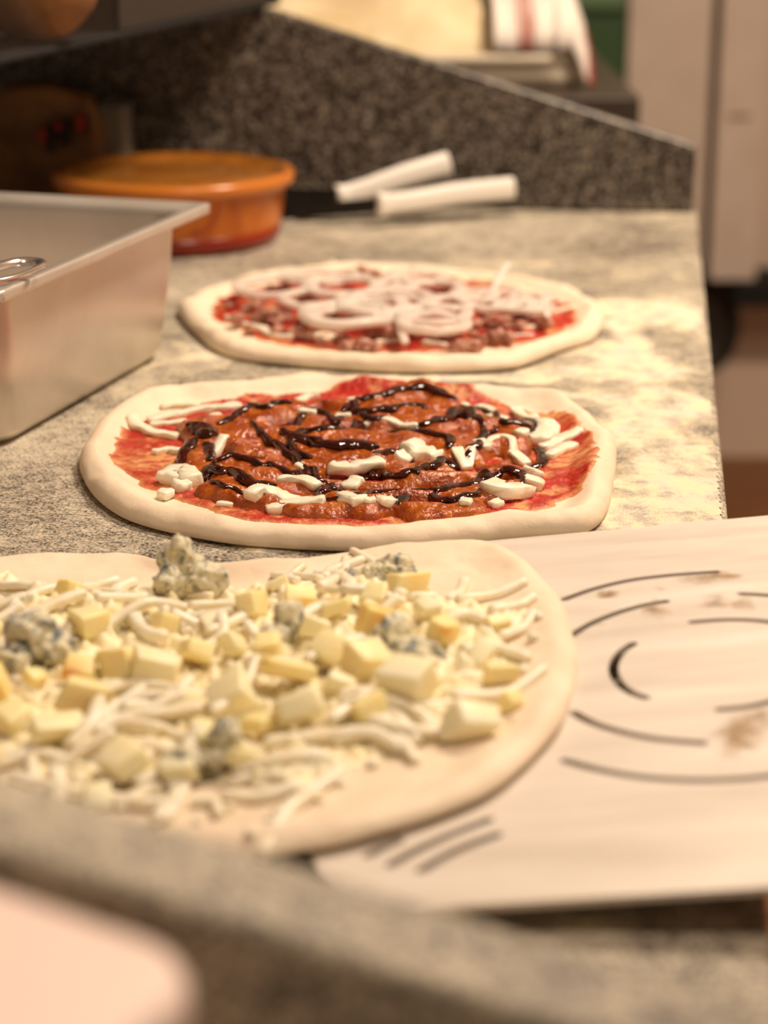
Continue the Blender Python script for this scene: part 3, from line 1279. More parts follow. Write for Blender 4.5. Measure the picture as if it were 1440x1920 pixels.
s2 = [(205, 855), (222, 818), (245, 795), (300, 775), (400, 748), (500, 738), (600, 730), (670, 724), (700, 718), (760, 722), (850, 733), (900, 745), (960, 758), (1040, 775), (1095, 805), (1120, 850), (1120, 895), (1085, 925),
      (1000, 955), (900, 972), (780, 983), (640, 984), (500, 977), (420, 963), (370, 945), (300, 925), (250, 897), (215, 878)]
poly = [P(x, y, .007) for x, y in s2]
poly2 = [(p.x, p.y) for p in catmull(poly, 3, True)]


def tomato_field(D, poly, seed, streaks):
    def fn(X, Y):
        sd = poly_sd(X, Y, poly) + .004 * fbm(X, Y, 55, 4, seed)
        n1 = fbm(X, Y, 60, 4, seed + 2)
        thin = sstep(-.05, .9, n1 * .9 + .0)
        for (sx, sy, sr, amt) in streaks:
            w_ = np.exp(-((X - sx) ** 2 + ((Y - sy) * 1.0) ** 2) / sr ** 2)
            st = fbm(X * .8 + Y * .6, Y * 2.2 - X * .5, 60, 4, seed + 8)
            thin = np.maximum(thin, np.clip(w_ * amt * (.35 + 1.3 * sstep(-.35, .45, st)), 0, 1))
        edge = sstep(.006, 0, sd)
        thin = np.clip(np.maximum(thin * .8, edge * .8), 0, 1)
        h = .0013 * sstep(0, .004, sd) * (1 - .7 * thin) * (1 + .5 * fbm(X, Y, 180, 3, seed + 4)) - .0002 - .0008 * sstep(.0016, 0, sd) + .0005 * np.clip(fbm(X, Y, 420, 2, seed + 6), -.5, 1)*sstep(0, .004, sd)
        return D.h(X, Y) + h + .0003 - .001 * sstep(.0002, -.0008, sd), np.where(sd > -.002, 1, -1), thin
    return fn


def blob(px, py, rpx, amt, z=.007):
    p = P(px, py, z)
    return (p.x, p.y, rpx * p.y / FPX, amt)


bx = [p[0] for p in D2.poly]
by = [p[1] for p in D2.poly]
field('tomato_sauce', min(bx), max(bx), min(by), max(by), .0011,
      tomato_field(D2, poly2, 21, [blob(300, 860, 75, 1.0), blob(345, 900, 60, .9), blob(1070, 860, 70, 1.0), blob(1050, 775, 75, 1.1), blob(960, 755, 50, .6), blob(420, 945, 60, .9), blob(620, 965, 50, .35)]),
      MAT['tomato'], pz2, 'thin')

# the chunky brown sauce
br = [(332, 800), (350, 782), (395, 772), (425, 775), (450, 765), (480, 752), (520, 750), (560, 752), (600, 742), (645, 745), (700, 740), (740, 722), (790, 720), (840, 732), (865, 752), (915, 770), (950, 792), (990, 790), (1003, 815),
      (1000, 840), (1015, 860), (1005, 880), (978, 884), (982, 905), (960, 918), (910, 928), (925, 945), (900, 960), (840, 962), (780, 962), (745, 950), (690, 958), (610, 950), (560, 945), (500, 938), (440, 930), (400, 915), (368, 905),
      (385, 885), (350, 872), (335, 845)]
brp = [P(x, y, .013) for x, y in br]
brown_poly = [(p.x, p.y) for p in catmull(brp, 3, True)]
holes = []
for (x, y, rx, ry) in [(650, 889, 75, 9), (790, 853, 34, 13), (740, 806, 34, 5), (650, 800, 40, 4), (540, 790, 26, 5), (880, 868, 28, 10), (690, 912, 90, 5), (570, 930, 34, 8), (985, 860, 18, 12), (600, 762, 22, 5), (870, 780, 22, 5), (690, 768, 26, 4),
                       (760, 935, 50, 4), (415, 848, 20, 8), (915, 895, 30, 6), (930, 850, 20, 8), (820, 905, 40, 4)]:
    p = P(x, y, .012)
    a, b = P(x, y - ry, .012), P(x, y + ry, .012)
    holes.append((p.x, p.y, rx * p.y / FPX / .95, abs(a.y - b.y) / 2))
XH = {}


def brown_h(X, Y):
    wx = X + .0045 * fbm(X, Y, 35, 2, 41)
    wy = Y + .0045 * fbm(X, Y, 35, 2, 47)
    sd = poly_sd(wx, wy, brown_poly)
    dip = np.ones_like(X)
    for (hx_, hy_, rx, ry) in holes:
        q_ = np.sqrt(((wx - hx_) / rx) ** 2 + ((wy - hy_) / ry) ** 2)
        dip = dip * np.clip((q_ - 1) * min(rx, ry) / .008, 0, 1) ** .5
        sd = np.minimum(sd, (q_ - 1) * min(rx, ry))
    outer = poly_sd(wx, wy, brown_poly)
    n1 = fbm(X * .8, Y * 1.25, 34, 2, 51)
    n2 = fbm(X * .75, Y * 1.3, 62, 2, 53)
    n3 = fbm(X * .8, Y * 1.1, 120, 1, 58)
    ed_ = np.sqrt(np.clip(1 - (1 - np.clip(outer / .010, 0, 1)) ** 2, 0, 1))
    dp_ = dip * dip * (3 - 2 * dip)
    body = .0088 * ed_ * (.12 * dip + .88 * dp_) * (.85 + .30 * n1 + .20 * n2 + .07 * n3)
    chunk = (.00035 * fbm(X, Y, 230, 2, 59) + .0005 * np.clip(fbm(X, Y, 150, 1, 60), 0, 1)) * sstep(0, .004, sd) - .0009 * sstep(.0012, 0, sd)
    return sd, np.maximum(body, 0) + chunk - .0004


def brown_fn(X, Y):
    sd, h = brown_h(X, Y)
    return D2.h(X, Y) + h + .001 - .0022 * sstep(.0002, -.0006, sd), np.where(sd > -.0022, 1, -1), sd


bx = [p[0] for p in brown_poly]
by = [p[1] for p in brown_poly]
bs = field('brown_sauce', min(bx) - .01, max(bx) + .01, min(by) - .01, max(by) + .01, .0007, brown_fn, MAT['brown'], pz2)
add_mod(bs, 'SMOOTH', factor=.5, iterations=1)


def surf2(x, y):
    X, Y = np.array([x]), np.array([y])
    sd, h = brown_h(X, Y)
    hb = max(float(h[0]), 0) if sd[0] > 0 else 0.0
    return float(D2.h(X, Y)[0]) + hb + .001


def to_pts(crop, pts, z=.013, lift=0.0, surf=None, smooth=1):
    out = []
    for (x, y) in pts:
        px, py = crop(x, y)
        zz = z
        for _ in range(3):
            p = P(px, py, zz)
            zz = (surf or surf2)(p.x, p.y) + lift
        out.append(Vector((p.x, p.y, zz)))
    return out


PXM = 1.16 / FPX       # metres per photo pixel at this distance
glz = []
GL = [
    (C5, [(95, 182), (200, 165), (280, 138), (380, 122), (460, 126), (520, 150), (590, 180)], 9),
    (C5, [(600, 200), (700, 218), (770, 258), (830, 292), (900, 292), (940, 290)], 6),
    (C5, [(900, 300), (940, 290), (965, 330), (962, 395)], 11),
    (C5, [(975, 415), (1005, 440), (1010, 490), (950, 520)], 7),
    (C5, [(40, 250), (120, 235), (230, 228), (330, 212), (400, 205), (440, 220)], 7),
    (C5, [(80, 300), (200, 290), (300, 300), (420, 298), (500, 280), (600, 262), (680, 272), (722, 300)], 8),
    (C5, [(722, 300), (725, 350), (690, 400), (620, 440), (540, 462), (480, 500), (350, 540), (260, 555), (150, 570), (100, 590)], 7.5),
    (C5, [(690, 395), (740, 345), (800, 325)], 5),
    (C5, [(290, 320), (400, 330), (500, 350), (562, 372), (550, 410)], 7),
    (C5, [(-260, 330), (-150, 380), (-60, 398), (60, 402), (150, 408), (200, 420)], 12),
    (C5, [(170, 500), (200, 450), (260, 430), (340, 410), (480, 412)], 6),
    (C5, [(470, 642), (560, 602), (680, 580), (745, 558), (830, 512), (890, 520), (915, 560), (905, 605)], 7),
    (C5, [(-20, 660), (100, 650), (200, 635), (380, 632)], 5.5),
    (C5, [(300, 690), (350, 665), (480, 655), (600, 650), (720, 632)], 7),
    (C4, [(720, 300), (790, 270), (850, 230), (900, 202), (960, 215), (1040, 192), (1100, 195)], 6.5),
    (C4, [(890, 285), (940, 340), (1000, 390), (1060, 430), (1110, 470), (1170, 520), (1220, 560), (1290, 570)], 6.5),
    (C4, [(590, 325), (640, 315), (680, 345), (640, 365)], 15),
    (C4, [(620, 370), (572, 430), (560, 490)], 9),
    (C4, [(670, 380), (690, 430), (690, 470)], 7),
    (C4, [(700, 480), (780, 462), (880, 470), (970, 490), (1050, 520), (1140, 552), (1210, 592), (1300, 612), (1440, 600)], 6),
    (C4, [(620, 520), (700, 512), (800, 532), (880, 580), (950, 592), (1010, 602)], 9),
    (C4, [(1080, 292), (1130, 250), (1180, 230), (1240, 240), (1290, 272), (1350, 280)], 6.5),
    (C4, [(1085, 400), (1090, 365), (1120, 345), (1200, 330), (1290, 315), (1390, 310), (1450, 300)], 7.5),
    (C4, [(1080, 380), (1110, 430), (1190, 465)], 6),
    (C4, [(1200, 655), (1300, 662), (1440, 652)], 6),
    (C4, [(680, 560), (760, 600), (860, 620), (960, 640)], 4),
    (C4, [(1340, 240), (1400, 230), (1480, 270), (1560, 262)], 6),
]
V, F = [], []
for gi, (crop, pts, r) in enumerate(GL):
    c = catmull([Vector((x, y, 0)) for x, y in pts], 7)
    w3 = to_pts(crop, [(v.x, v.y) for v in c], .015, .0010)
    # smooth the run a little so the glaze flows over the lumps
    zz = [p.z for p in w3]
    for _ in range(7):
        zz = [(zz[max(i - 1, 0)] + zz[i] * 2 + zz[min(i + 1, len(zz) - 1)]) / 4 for i in range(len(zz))]
    for i, p in enumerate(w3):
        p.z = zz[i]
        p.x += .0012 * mnoise.noise(Vector((i * .33, gi * 5.0, 0)))
        p.y += .0014 * mnoise.noise(Vector((i * .33, gi * 5.0, 9)))
    k = len(w3)
    rad = []
    for i in range(k):
        t = i / (k - 1)
        e = min(1.0, .45 + 3.0 * min(t, 1 - t) * 1.2)
        rad.append(r * PXM * 1.34 * e * (1 + .26 * mnoise.noise(Vector((i * .28, gi * 3.7, 4)))))
    v_, f_ = tube_geo(w3, rad, nseg=12, wh=(1.2, .6), seed=gi)
    b_ = len(V)
    V += v_
    F += [tuple(a + b_ for a in f) for f in f_]
o = pyd('dark_glaze', V, F, MAT['glaze'])
add_mod(o, 'REMESH', mode='VOXEL', voxel_size=.0007, use_smooth_shade=True)
add_mod(o, 'SMOOTH', factor=.6, iterations=5)
bake(o)
o.data.polygons.foreach_set('use_smooth', [True] * len(o.data.polygons))
keep(o, pz2)

MZ = [
    (C4, [(395, 288), (460, 268), (520, 255)], 9), (C4, [(520, 255), (640, 232), (740, 222), (840, 212)], 9.5),
    (C4, [(300, 268), (345, 318), (430, 350), (530, 362)], 9), (C4, [(400, 305), (480, 300), (570, 288)], 7), (C4, [(450, 192), (540, 207), (640, 216)], 6), (C4, [(420, 442), (480, 428), (540, 438)], 7),
    (C4, [(480, 575), (560, 545), (600, 580)], 18), (C4, [(520, 610), (585, 600)], 13), (C4, [(450, 640), (492, 650)], 11), (C4, [(730, 690), (800, 698)], 6),
    (C4, [(890, 690), (950, 668), (1040, 680), (1110, 700)], 13), (C4, [(975, 722), (1100, 715), (1245, 722)], 11), (C4, [(1030, 605), (1130, 615), (1220, 632)], 9), (C4, [(1120, 190), (1170, 170), (1222, 162)], 7),
    (C4, [(1120, 540), (1190, 560), (1230, 590)], 8), (C4, [(1345, 690), (1380, 712), (1430, 735)], 11), (C4, [(705, 455), (765, 420)], 8), (C4, [(690, 265), (740, 270)], 9),
    (C5, [(-30, 545), (60, 552), (130, 545), (225, 530)], 12), (C5, [(345, 440), (420, 455), (500, 470)], 18), (C5, [(300, 485), (350, 490)], 12), (C5, [(700, 215), (765, 237)], 8), (C5, [(750, 265), (830, 285)], 9),
    (C5, [(885, 230), (915, 268), (990, 272)], 9), (C5, [(1030, 300), (1035, 340), (1000, 385)], 16), (C5, [(1015, 420), (1100, 382), (1200, 335)], 9), (C5, [(1045, 462), (1100, 430), (1165, 405)], 9),
    (C5, [(740, 640), (830, 655), (930, 628)], 15), (C5, [(925, 600), (1010, 608)], 11), (C5, [(930, 560), (1005, 552)], 11), (C5, [(770, 690), (800, 700)], 10), (C5, [(40, 702), (110, 735)], 12),
    (C5, [(140, 735), (190, 735)], 8), (C5, [(215, 735), (285, 720)], 10), (C5, [(610, 735), (662, 738)], 8), (C5, [(870, 465), (935, 502)], 9), (C5, [(590, 480), (640, 520)], 9), (C5, [(650, 520), (665, 480)], 7),
    (C5, [(745, 440), (800, 415), (860, 430), (870, 470)], 6), (C5, [(690, 430), (745, 455)], 10), (C5, [(140, 330), (230, 320), (320, 345)], 7), (C5, [(330, 345), (400, 350)], 8), (C5, [(0, 295), (70, 300)], 8), (C5, [(60, 215), (180, 210)], 6),
    (C5, [(880, 385), (930, 395)], 9), (C5, [(60, 620), (110, 600)], 11), (C5, [(620, 215), (650, 212)], 8), (C5, [(870, 310), (900, 330)], 9), (C5, [(-180, 292), (-100, 296)], 7),
]


def dz2(x, y):
    return D2.z(x, y) + .0008


for i, (crop, pts, r) in enumerate(MZ):
    rr = r * PXM * 1.08
    w3 = to_pts(crop, pts, .010, rr * .55, dz2)
    sdx, hh = brown_h(np.array([p.x for p in w3]), np.array([p.y for p in w3]))
    for p, s_, h_ in zip(w3, sdx, hh):
        if s_ > 0:
            p.z += max(0, float(h_)) * .85
    strip('mozzarella_strip', w3, rr, MAT['mozz'], pz2, seed=i + 1, power=6, jit=.55, wh=(1.25, .75))
# onion pieces caught in the brown sauce
for i in range(14):
    a = random.uniform(0, 2 * PI)
    k = math.sqrt(random.random()) * .9
    x = (min(bx) + max(bx)) / 2 + (max(bx) - min(bx)) / 2 * k * math.cos(a)
    y = (min(by) + max(by)) / 2 + (max(by) - min(by)) / 2 * k * math.sin(a)
    sd, h = brown_h(np.array([x]), np.array([y]))
    if sd[0] < .003:
        continue
    lump('sauce_chunk', Vector((x, y, surf2(x, y) - .0006)), random.uniform(.0022, .0042), MAT['brown'], pz2, seed=i + 70, sc=(1.2, .9, .7), sub=3)

# ================================================================== far pizza
f1 = [(332, 578), (345, 602), (370, 627), (400, 652), (450, 669), (560, 682), (700, 692), (830, 694), (950, 688), (1000, 676), (1060, 652), (1110, 636), (1131, 607)]
b1 = [(1130, 578), (1110, 556), (1060, 534), (980, 518), (900, 507), (800, 498), (700, 494), (620, 497), (540, 502), (500, 508), (430, 526), (378, 543), (345, 562)]
D1 = Dough(f1, b1, .0125, .0055, .018, 33)
pz1 = empty('pizza', (D1.c.x, D1.c.y, 0))
tag(pz1, 'far pizza topped with tuna chunks and raw white onion rings', 'pizza', 'raw pizzas on the counter')
D1.build(pz1)
s1_ = [(393, 580), (405, 562), (450, 543), (510, 532), (600, 524), (700, 521), (800, 521), (900, 527), (960, 537), (1020, 550), (1065, 568), (1086, 592), (1062, 622), (980, 643), (860, 655), (700, 659), (600, 653), (520, 641), (468, 627),
       (430, 607), (397, 597)]
poly1 = [(p.x, p.y) for p in catmull([P(x, y, .0075) for x, y in s1_], 3, True)]
bx1_ = [p[0] for p in poly1]
by1_ = [p[1] for p in poly1]
field('tomato_sauce', min(bx1_) - .01, max(bx1_) + .01, min(by1_) - .01, max(by1_) + .01, .0014,
      tomato_field(D1, poly1, 61, [blob(1000, 550, 70, .9)]), MAT['tomato'], pz1, 'thin')


def C3(x, y):
    return (300 + x / 1.6, 460 + y / 1.6)


PX1 = 1.55 / FPX


def pile1(x, y):
    e = float(D1.e(np.array([x]), np.array([y]))[0])
    return D1.z(x, y) + .001 + .012 * float(sstep(.05, .10, np.float64(e)))


def dz1(x, y):
    return D1.z(x, y) + .001


for i, (pts, r) in enumerate([([(200, 215), (250, 235), (320, 250)], 7), ([(290, 245), (340, 270), (400, 275)], 7), ([(430, 275), (500, 268), (540, 285)], 8), ([(470, 285), (530, 275)], 7),
                              ([(650, 290), (720, 285)], 7), ([(560, 295), (640, 310)], 4), ([(790, 290), (860, 300)], 7), ([(900, 235), (960, 245)], 8), ([(1060, 250), (1130, 245)], 6), ([(1050, 270), (1120, 268)], 4),
                              ([(840, 95), (910, 95)], 7), ([(930, 90), (1000, 95)], 7), ([(1100, 215), (1180, 200), (1240, 185)], 6), ([(420, 60), (520, 70)], 5), ([(660, 70), (720, 80)], 6), ([(1010, 230), (1060, 215)], 6),
                              ([(380, 165), (430, 150)], 6), ([(560, 215), (620, 225)], 7), ([(1120, 175), (1160, 185)], 6), ([(250, 190), (300, 170)], 6)]):
    rr = r * PX1 / 1.6 * 1.25
    w3 = to_pts(C3, pts, .010, rr * .6, dz1)
    strip('mozzarella_strip', w3, rr, MAT['mozz'], pz1, seed=i + 101)
TU = [(230, 212, 18), (300, 200, 22), (342, 205, 24), (395, 240, 20), (350, 235, 18), (420, 250, 14), (460, 148, 18), (540, 132, 20), (590, 140, 16), (580, 66, 14), (610, 62, 16), (645, 68, 16), (565, 280, 20), (605, 282, 22),
      (640, 285, 16), (690, 252, 18), (720, 250, 14), (770, 248, 18), (830, 245, 20), (870, 250, 14), (860, 110, 20), (905, 120, 16), (900, 290, 20), (935, 285, 22), (970, 262, 18), (1010, 262, 22), (1045, 262, 18), (1000, 212, 20),
      (960, 210, 18), (1030, 222, 14), (1010, 145, 20), (1035, 155, 14), (1150, 218, 18), (1165, 210, 14), (205, 158, 12), (290, 130, 16), (380, 105, 18), (330, 108, 12), (620, 145, 14), (890, 200, 16), (560, 212, 14), (600, 208, 12),
      (430, 205, 20), (480, 225, 16), (520, 170, 16), (270, 230, 14), (380, 195, 18), (740, 170, 16), (800, 200, 16), (700, 205, 14), (880, 165, 18), (940, 240, 14), (1080, 230, 14), (470, 120, 14), (755, 60, 7), (1190, 160, 8),
      (1130, 140, 9), (1090, 130, 8), (660, 120, 14), (820, 80, 14)]
for _ in range(34):
    a_r, k_r = random.uniform(0, 2 * PI), math.sqrt(random.random())
    TU.append((690 + 440 * k_r * math.cos(a_r), 185 + 95 * k_r * math.sin(a_r), random.uniform(12, 19)))
for i, (x, y, r) in enumerate(TU):
    px, py = C3(x, y)
    rr = r * PX1 / 1.6 * random.uniform(.95, 1.2)
    p = P(px, py, .016)
    z = dz1(p.x, p.y) + rr * .55 + .004 * random.random()
    lump('tuna_chunk', Vector((p.x, p.y, z)), rr, MAT['tuna'], pz1, seed=i + 5, sc=(1.25, 1.0, .8), amp=.6, freq=1.5, rz=random.uniform(0, 3), sub=3)
# folded pink slab and dark flakes
for i, (x, y, sx, sy, r) in enumerate([(845, 92, 1.9, .9, 20), (890, 108, 1.3, 1.0, 18), (1010, 212, 2.4, .8, 16), (330, 190, 1.6, .8, 20)]):
    px, py = C3(x, y)
    p = P(px, py, .02)
    lump('tuna_chunk', Vector((p.x, p.y, .018)), r * PX1 / 1.6, M('pink tuna flake', (206, 140, 124), .4).m if i == 0 else MAT['tuna'], pz1, seed=i + 95, sc=(sx, sy, .6), amp=.35, rz=random.uniform(-.3, .3))


def onion_ring(cx, cy, rx, ry, rot, r, zc, tilt, seed, arc=(0, 2 * PI), lift=0):
    c = P(*C3(cx, cy), zc)
    k = PX1 / 1.6
    RX = rx * k
    RY = ry * k / .235
    RY = min(RY, RX * 1.15)
    n = 44
    pts = []
    full = arc[1] - arc[0] > 6.2
    for i in range(n if full else n + 1):
        a = arc[0] + (arc[1] - arc[0]) * i / n
        w_ = 1 + .10 * mnoise.noise(Vector((math.cos(a) * 1.3, math.sin(a) * 1.3, seed * 3.3)))
        x, y = RX * math.cos(a) * w_, RY * math.sin(a) * w_
        z = x * math.sin(tilt) + .0022 * mnoise.noise(Vector((math.cos(a) * 1.6, math.sin(a) * 1.6, seed + 40)))
        x, y = x * math.cos(rot) - y * math.sin(rot), x * math.sin(rot) + y * math.cos(rot)
        X, Y = c.x + x, c.y + y
        zz = max(zc + z + lift, dz1(X, Y) + r)
        pts.append(Vector((X, Y, zz)))
    o = tube('onion_ring', pts, r * 1.15, MAT['onion'], nseg=12, power=3, wh=(1.45, .75), jit=.15, closed=full, seed=seed)
    return keep(o, pz1)


OR = [(345, 122, 118, 32, 0, .0034, .020, 0), (545, 122, 112, 38, .05, .0034, .021, 0), (562, 205, 122, 44, 0, .0042, .022, 0), (562, 212, 96, 24, 0, .0030, .022, 0), (818, 232, 92, 60, .2, .0034, .024, 0), (800, 135, 112, 42, .1, .0032, .020, .02),
      (820, 205, 100, 30, .1, .0030, .024, 0), (705, 118, 60, 36, .2, .0034, .022, 0), (1000, 165, 92, 46, -.2, .0032, .020, .03), (1080, 180, 66, 34, .1, .0030, .020, 0), (700, 165, 130, 34, 0, .0032, .023, 0),
      (455, 160, 86, 30, .2, .0030, .020, 0), (770, 100, 80, 30, 0, .0034, .019, 0), (940, 150, 60, 40, .5, .0030, .019, .05), (480, 95, 120, 24, 0, .0028, .018, 0), (640, 180, 90, 26, .2, .0034, .024, 0),
      (1110, 165, 58, 26, -.5, .0030, .020, .08), (860, 175, 70, 26, .1, .0030, .024, 0)]
for i, (cx_, cy_, rx, ry, rot, r, zc, tilt) in enumerate(OR):
    onion_ring(cx_, cy_, rx, ry, rot, r, zc, tilt, i + 1)
for i, (a_, b_, c_) in enumerate([((1000, 140), (1020, 90), (1046, 52)), ((985, 155), (1005, 125), (1030, 118)), ((1050, 125), (1090, 150), (1130, 195)), ((720, 150), (715, 220), (735, 290)), ((1180, 180), (1160, 200), (1170, 220)),
                                  ((1060, 130), (1100, 165), (1120, 200))]):
    zs = (.018, .028, .036) if i == 0 else (.018, .022, .018)
    pts = [P(*C3(*q_), z_) for q_, z_ in zip((a_, b_, c_), zs)]
    strip('onion_slice', pts, .0026, MAT['onion'], pz1, seed=i + 300, wh=(1.3, .6))
cr = P(705, 698)
lump('food_crumb', Vector((0, 0, .0028)), .0034, MAT['tuna'], None, seed=3) if False else None
bm = bmesh.new()
bmesh.ops.create_icosphere(bm, subdivisions=3, radius=1)
for v in bm.verts:
    v.co = v.co * (.0034 * (1 + .5 * mnoise.noise(v.co * 2)))
cr_o = from_bm('food_crumb', bm, MAT['tuna'])
cr_o.location = (cr.x, cr.y, .0030)
tag(cr_o, 'small brown crumb on the flour between the far and middle pizzas', 'crumb')

# ================================================================== the peel
PS, PX0 = .085, -.05


def peel_z(x, y):
    return .0042 + PS * np.maximum(0, np.asarray(x, float) - PX0)


def Ppeel(px, py):
    z = .005
    for _ in range(12):
        p = P(px, py, z)
        z = float(peel_z(p.x, p.y))
    return p


near_r, near_c = Ppeel(1440, 1662), Ppeel(790, 1702)
far_l, far_r = Ppeel(745, 1029), Ppeel(1440, 966)
print('PEEL', near_r, near_c, far_l, far_r)
ndir = (near_r - near_c).normalized()
fdir = (far_r - far_l).normalized()
peel_poly = [near_c + ndir * .30, near_c, Ppeel(700, 1692), Ppeel(640, 1665), Ppeel(600, 1632), Ppeel(560, 1560), Ppeel(590, 1400), Ppeel(610, 1200), Ppeel(640, 1080), Ppeel(680, 1045), far_l, far_l + fdir * .36]
slots_px = [
    [(1057, 1124), (1110, 1105), (1180, 1088), (1260, 1078), (1345, 1072)],
    [(1069, 1192), (1110, 1168), (1160, 1148), (1210, 1134), (1250, 1127)],
    [(1388, 1113), (1440, 1116), (1520, 1127), (1600, 1145)],
    [(1296, 1166), (1350, 1162), (1400, 1162), (1450, 1167), (1530, 1180)],
    [(1188, 1206), (1163, 1224), (1150, 1250), (1158, 1276), (1180, 1296), (1212, 1308)],
    [(1075, 1335), (1110, 1354), (1170, 1373), (1240, 1386), (1320, 1393)],
    [(1347, 1330), (1400, 1325), (1450, 1314), (1510, 1300)],
    [(1057, 1425), (1120, 1442), (1200, 1456), (1290, 1462), (1370, 1461), (1450, 1453), (1540, 1435)],
    [(688, 1604), (720, 1588), (750, 1575)],
    [(730, 1622), (780, 1594), (840, 1566), (918, 1536)],
    [(788, 1633), (830, 1608), (880, 1584), (934, 1564)],
]


def curve_plate(name, outer, holes_, thick, m):
    cu = bpy.data.curves.new(name, 'CURVE')
    cu.dimensions = '2D'
    cu.fill_mode = 'BOTH'
    cu.extrude = thick / 2
    for poly in [outer] + holes_:
        sp_ = cu.splines.new('POLY')
        sp_.points.add(len(poly) - 1)
        for pt, p in zip(sp_.points, poly):
            pt.co = (p[0], p[1], 0, 1)
        sp_.use_cyclic_u = True
    o = bpy.data.objects.new(name, cu)
    COL.objects.link(o)
    dg = bpy.context.evaluated_depsgraph_get()
    dg.update()
    me = bpy.data.meshes.new_from_object(o.evaluated_get(dg))
    COL.objects.unlink(o)
    bpy.data.objects.remove(o)
    return me


holes_ = []
for s in slots_px:
    c = catmull([Ppeel(x, y) for x, y in s], 5)
    r = .0022
    Lf, Rt = [], []
    for i, p in enumerate(c):
        t = (c[min(i + 1, len(c) - 1)] - c[max(i - 1, 0)])
        t.z = 0
        t.normalize()
        nn = Vector((-t.y, t.x, 0))
        Lf.append(p + nn * r)
        Rt.append(p - nn * r)
    t1 = (c[-1] - c[-2]).normalized() * r
    t0 = (c[0] - c[1]).normalized() * r
    holes_.append([(q_.x, q_.y) for q_ in Lf + [c[-1] + t1] + Rt[::-1] + [c[0] + t0]])
dense = []
for i, p in enumerate(peel_poly):
    q_ = peel_poly[(i + 1) % len(peel_poly)]
    for k in range(6):
        dense.append(tuple((p.lerp(q_, k / 6))[:2]))
me = curve_plate('peel_blade', dense, holes_, .0026, MAT['peel'])
bm = bmesh.new()
bm.from_mesh(me)
# cut along x so that the bend at PX0 is clean
bmesh.ops.bisect_plane(bm, geom=bm.verts[:] + bm.edges[:] + bm.faces[:], plane_co=(PX0, 0, 0), plane_no=(1, 0, 0))
for v in bm.verts:
    v.co.z += float(peel_z(v.co.x, v.co.y)) - .0014
bm.to_mesh(me)
bm.free()
peel = empty('pizza_peel', (near_c.x + .1, .8, 0))
tag(peel, 'perforated metal pizza peel half under the nearest pizza', 'pizza peel')
blade_o = link('peel_blade', me, MAT['peel'], smooth=False)
keep(blade_o, peel)
hs = near_c.lerp(far_l, .5) + Vector((.33, 0, 0))
h0 = Vector((near_c.x + .29, (near_c.y + far_l.y) / 2, float(peel_z(near_c.x + .29, 0))))
h1 = h0 + Vector((.45, .02, .058))
keep(tube('peel_handle', [h0 - Vector((.03, 0, .002)), h0, h0.lerp(h1, .5), h1], .009, MAT['steel'], nseg=16), peel)
# scorched flour smears on the peel
sm = [(1350, 1078, 36, 8, 1.0), (1330, 1082, 60, 14, .6), (1142, 1110, 26, 9, .9), (1235, 1145, 26, 14, .7), (1230, 1132, 40, 6, .6), (1340, 1130, 40, 14, .6), (1390, 1130, 30, 14, .5), (1390, 1370, 60, 34, .75), (1385, 1395, 36, 20, .8),
      (1125, 1165, 22, 8, .5), (1230, 1105, 18, 8, .4), (1420, 1350, 40, 20, .6)]
sw = []
for (x, y, rx, ry, a_) in sm:
    p = Ppeel(x, y)
    sw.append((p.x, p.y, rx * p.y / FPX, abs(Ppeel(x, y - ry).y - Ppeel(x, y + ry).y) / 2, a_))


def smear_fn(X, Y):
    d = np.zeros_like(X)
    wx = X + .004 * fbm(X, Y, 60, 3, 91)
    wy = Y + .006 * fbm(X, Y, 60, 3, 92)
    for (cx_, cy_, rx, ry, a_) in sw:
        d = np.maximum(d, a_ * np.exp(-((wx - cx_) / rx) ** 2 - ((wy - cy_) / ry) ** 2))
    hs_ = np.zeros_like(X)
    return peel_z(X, Y) + .0002, np.where(d > .12, 1, -1), d


def smear_fn2(X, Y):
    Z, mk, d = smear_fn(X, Y)
    for h in holes_:
        hb = np.array(h)
        sub = (X > hb[:, 0].min() - .003) & (X < hb[:, 0].max() + .003) & (Y > hb[:, 1].min() - .003) & (Y < hb[:, 1].max() + .003)
        if sub.any():
            s_ = poly_sd(X[sub], Y[sub], h)
            t_ = mk[sub]
            t_[s_ > -.0003] = -1
            mk[sub] = t_
    return Z, mk, d


st_o = field('scorched_flour', .05, .22, .62, 1.05, .0009, smear_fn2, MAT['rust'], peel, 'cover')
st_o['kind'] = 'stuff'
st_o['label'] = 'brown scorched flour smears'

# ================================================================== nearest pizza
f3 = [(1080, 1310), (1066, 1362), (1050, 1400), (1005, 1450), (945, 1500), (880, 1532), (780, 1562), (660, 1587), (560, 1600), (480, 1606), (330, 1612), (180, 1598), (40, 1560), (-100, 1500), (-230, 1400), (-290, 1290)]
b3 = [(-270, 1180), (-190, 1090), (-80, 1040), (0, 1022), (100, 1016), (230, 1016), (300, 1030), (450, 1038), (560, 1040), (640, 1035), (760, 1027), (850, 1028), (920, 1040), (975, 1070), (1005, 1100), (1035, 1130), (1055, 1160), (1070, 1210), (1083, 1260)]


def base3(x, y):
    x = np.asarray(x, float)
    k = sstep(-.088, -.048, x)
    return .0006 * (1 - k) + k * (peel_z(x, y) + .0012)


D3 = Dough(f3, b3, .0085, .0052, .022, 77, base=base3, zf=.009, zb=.013)
pz3 = empty('pizza', (D3.c.x, D3.c.y, 0))
tag(pz3, 'nearest pizza without tomato, heaped with yellow cheese cubes and blue cheese', 'pizza', 'raw pizzas on the counter')
D3.build(pz3)
print('P3', D3.c, D3.R(0), D3.R(PI), D3.R(PI / 2), D3.R(-PI / 2))


def dz3(x, y):
    return D3.z(x, y)


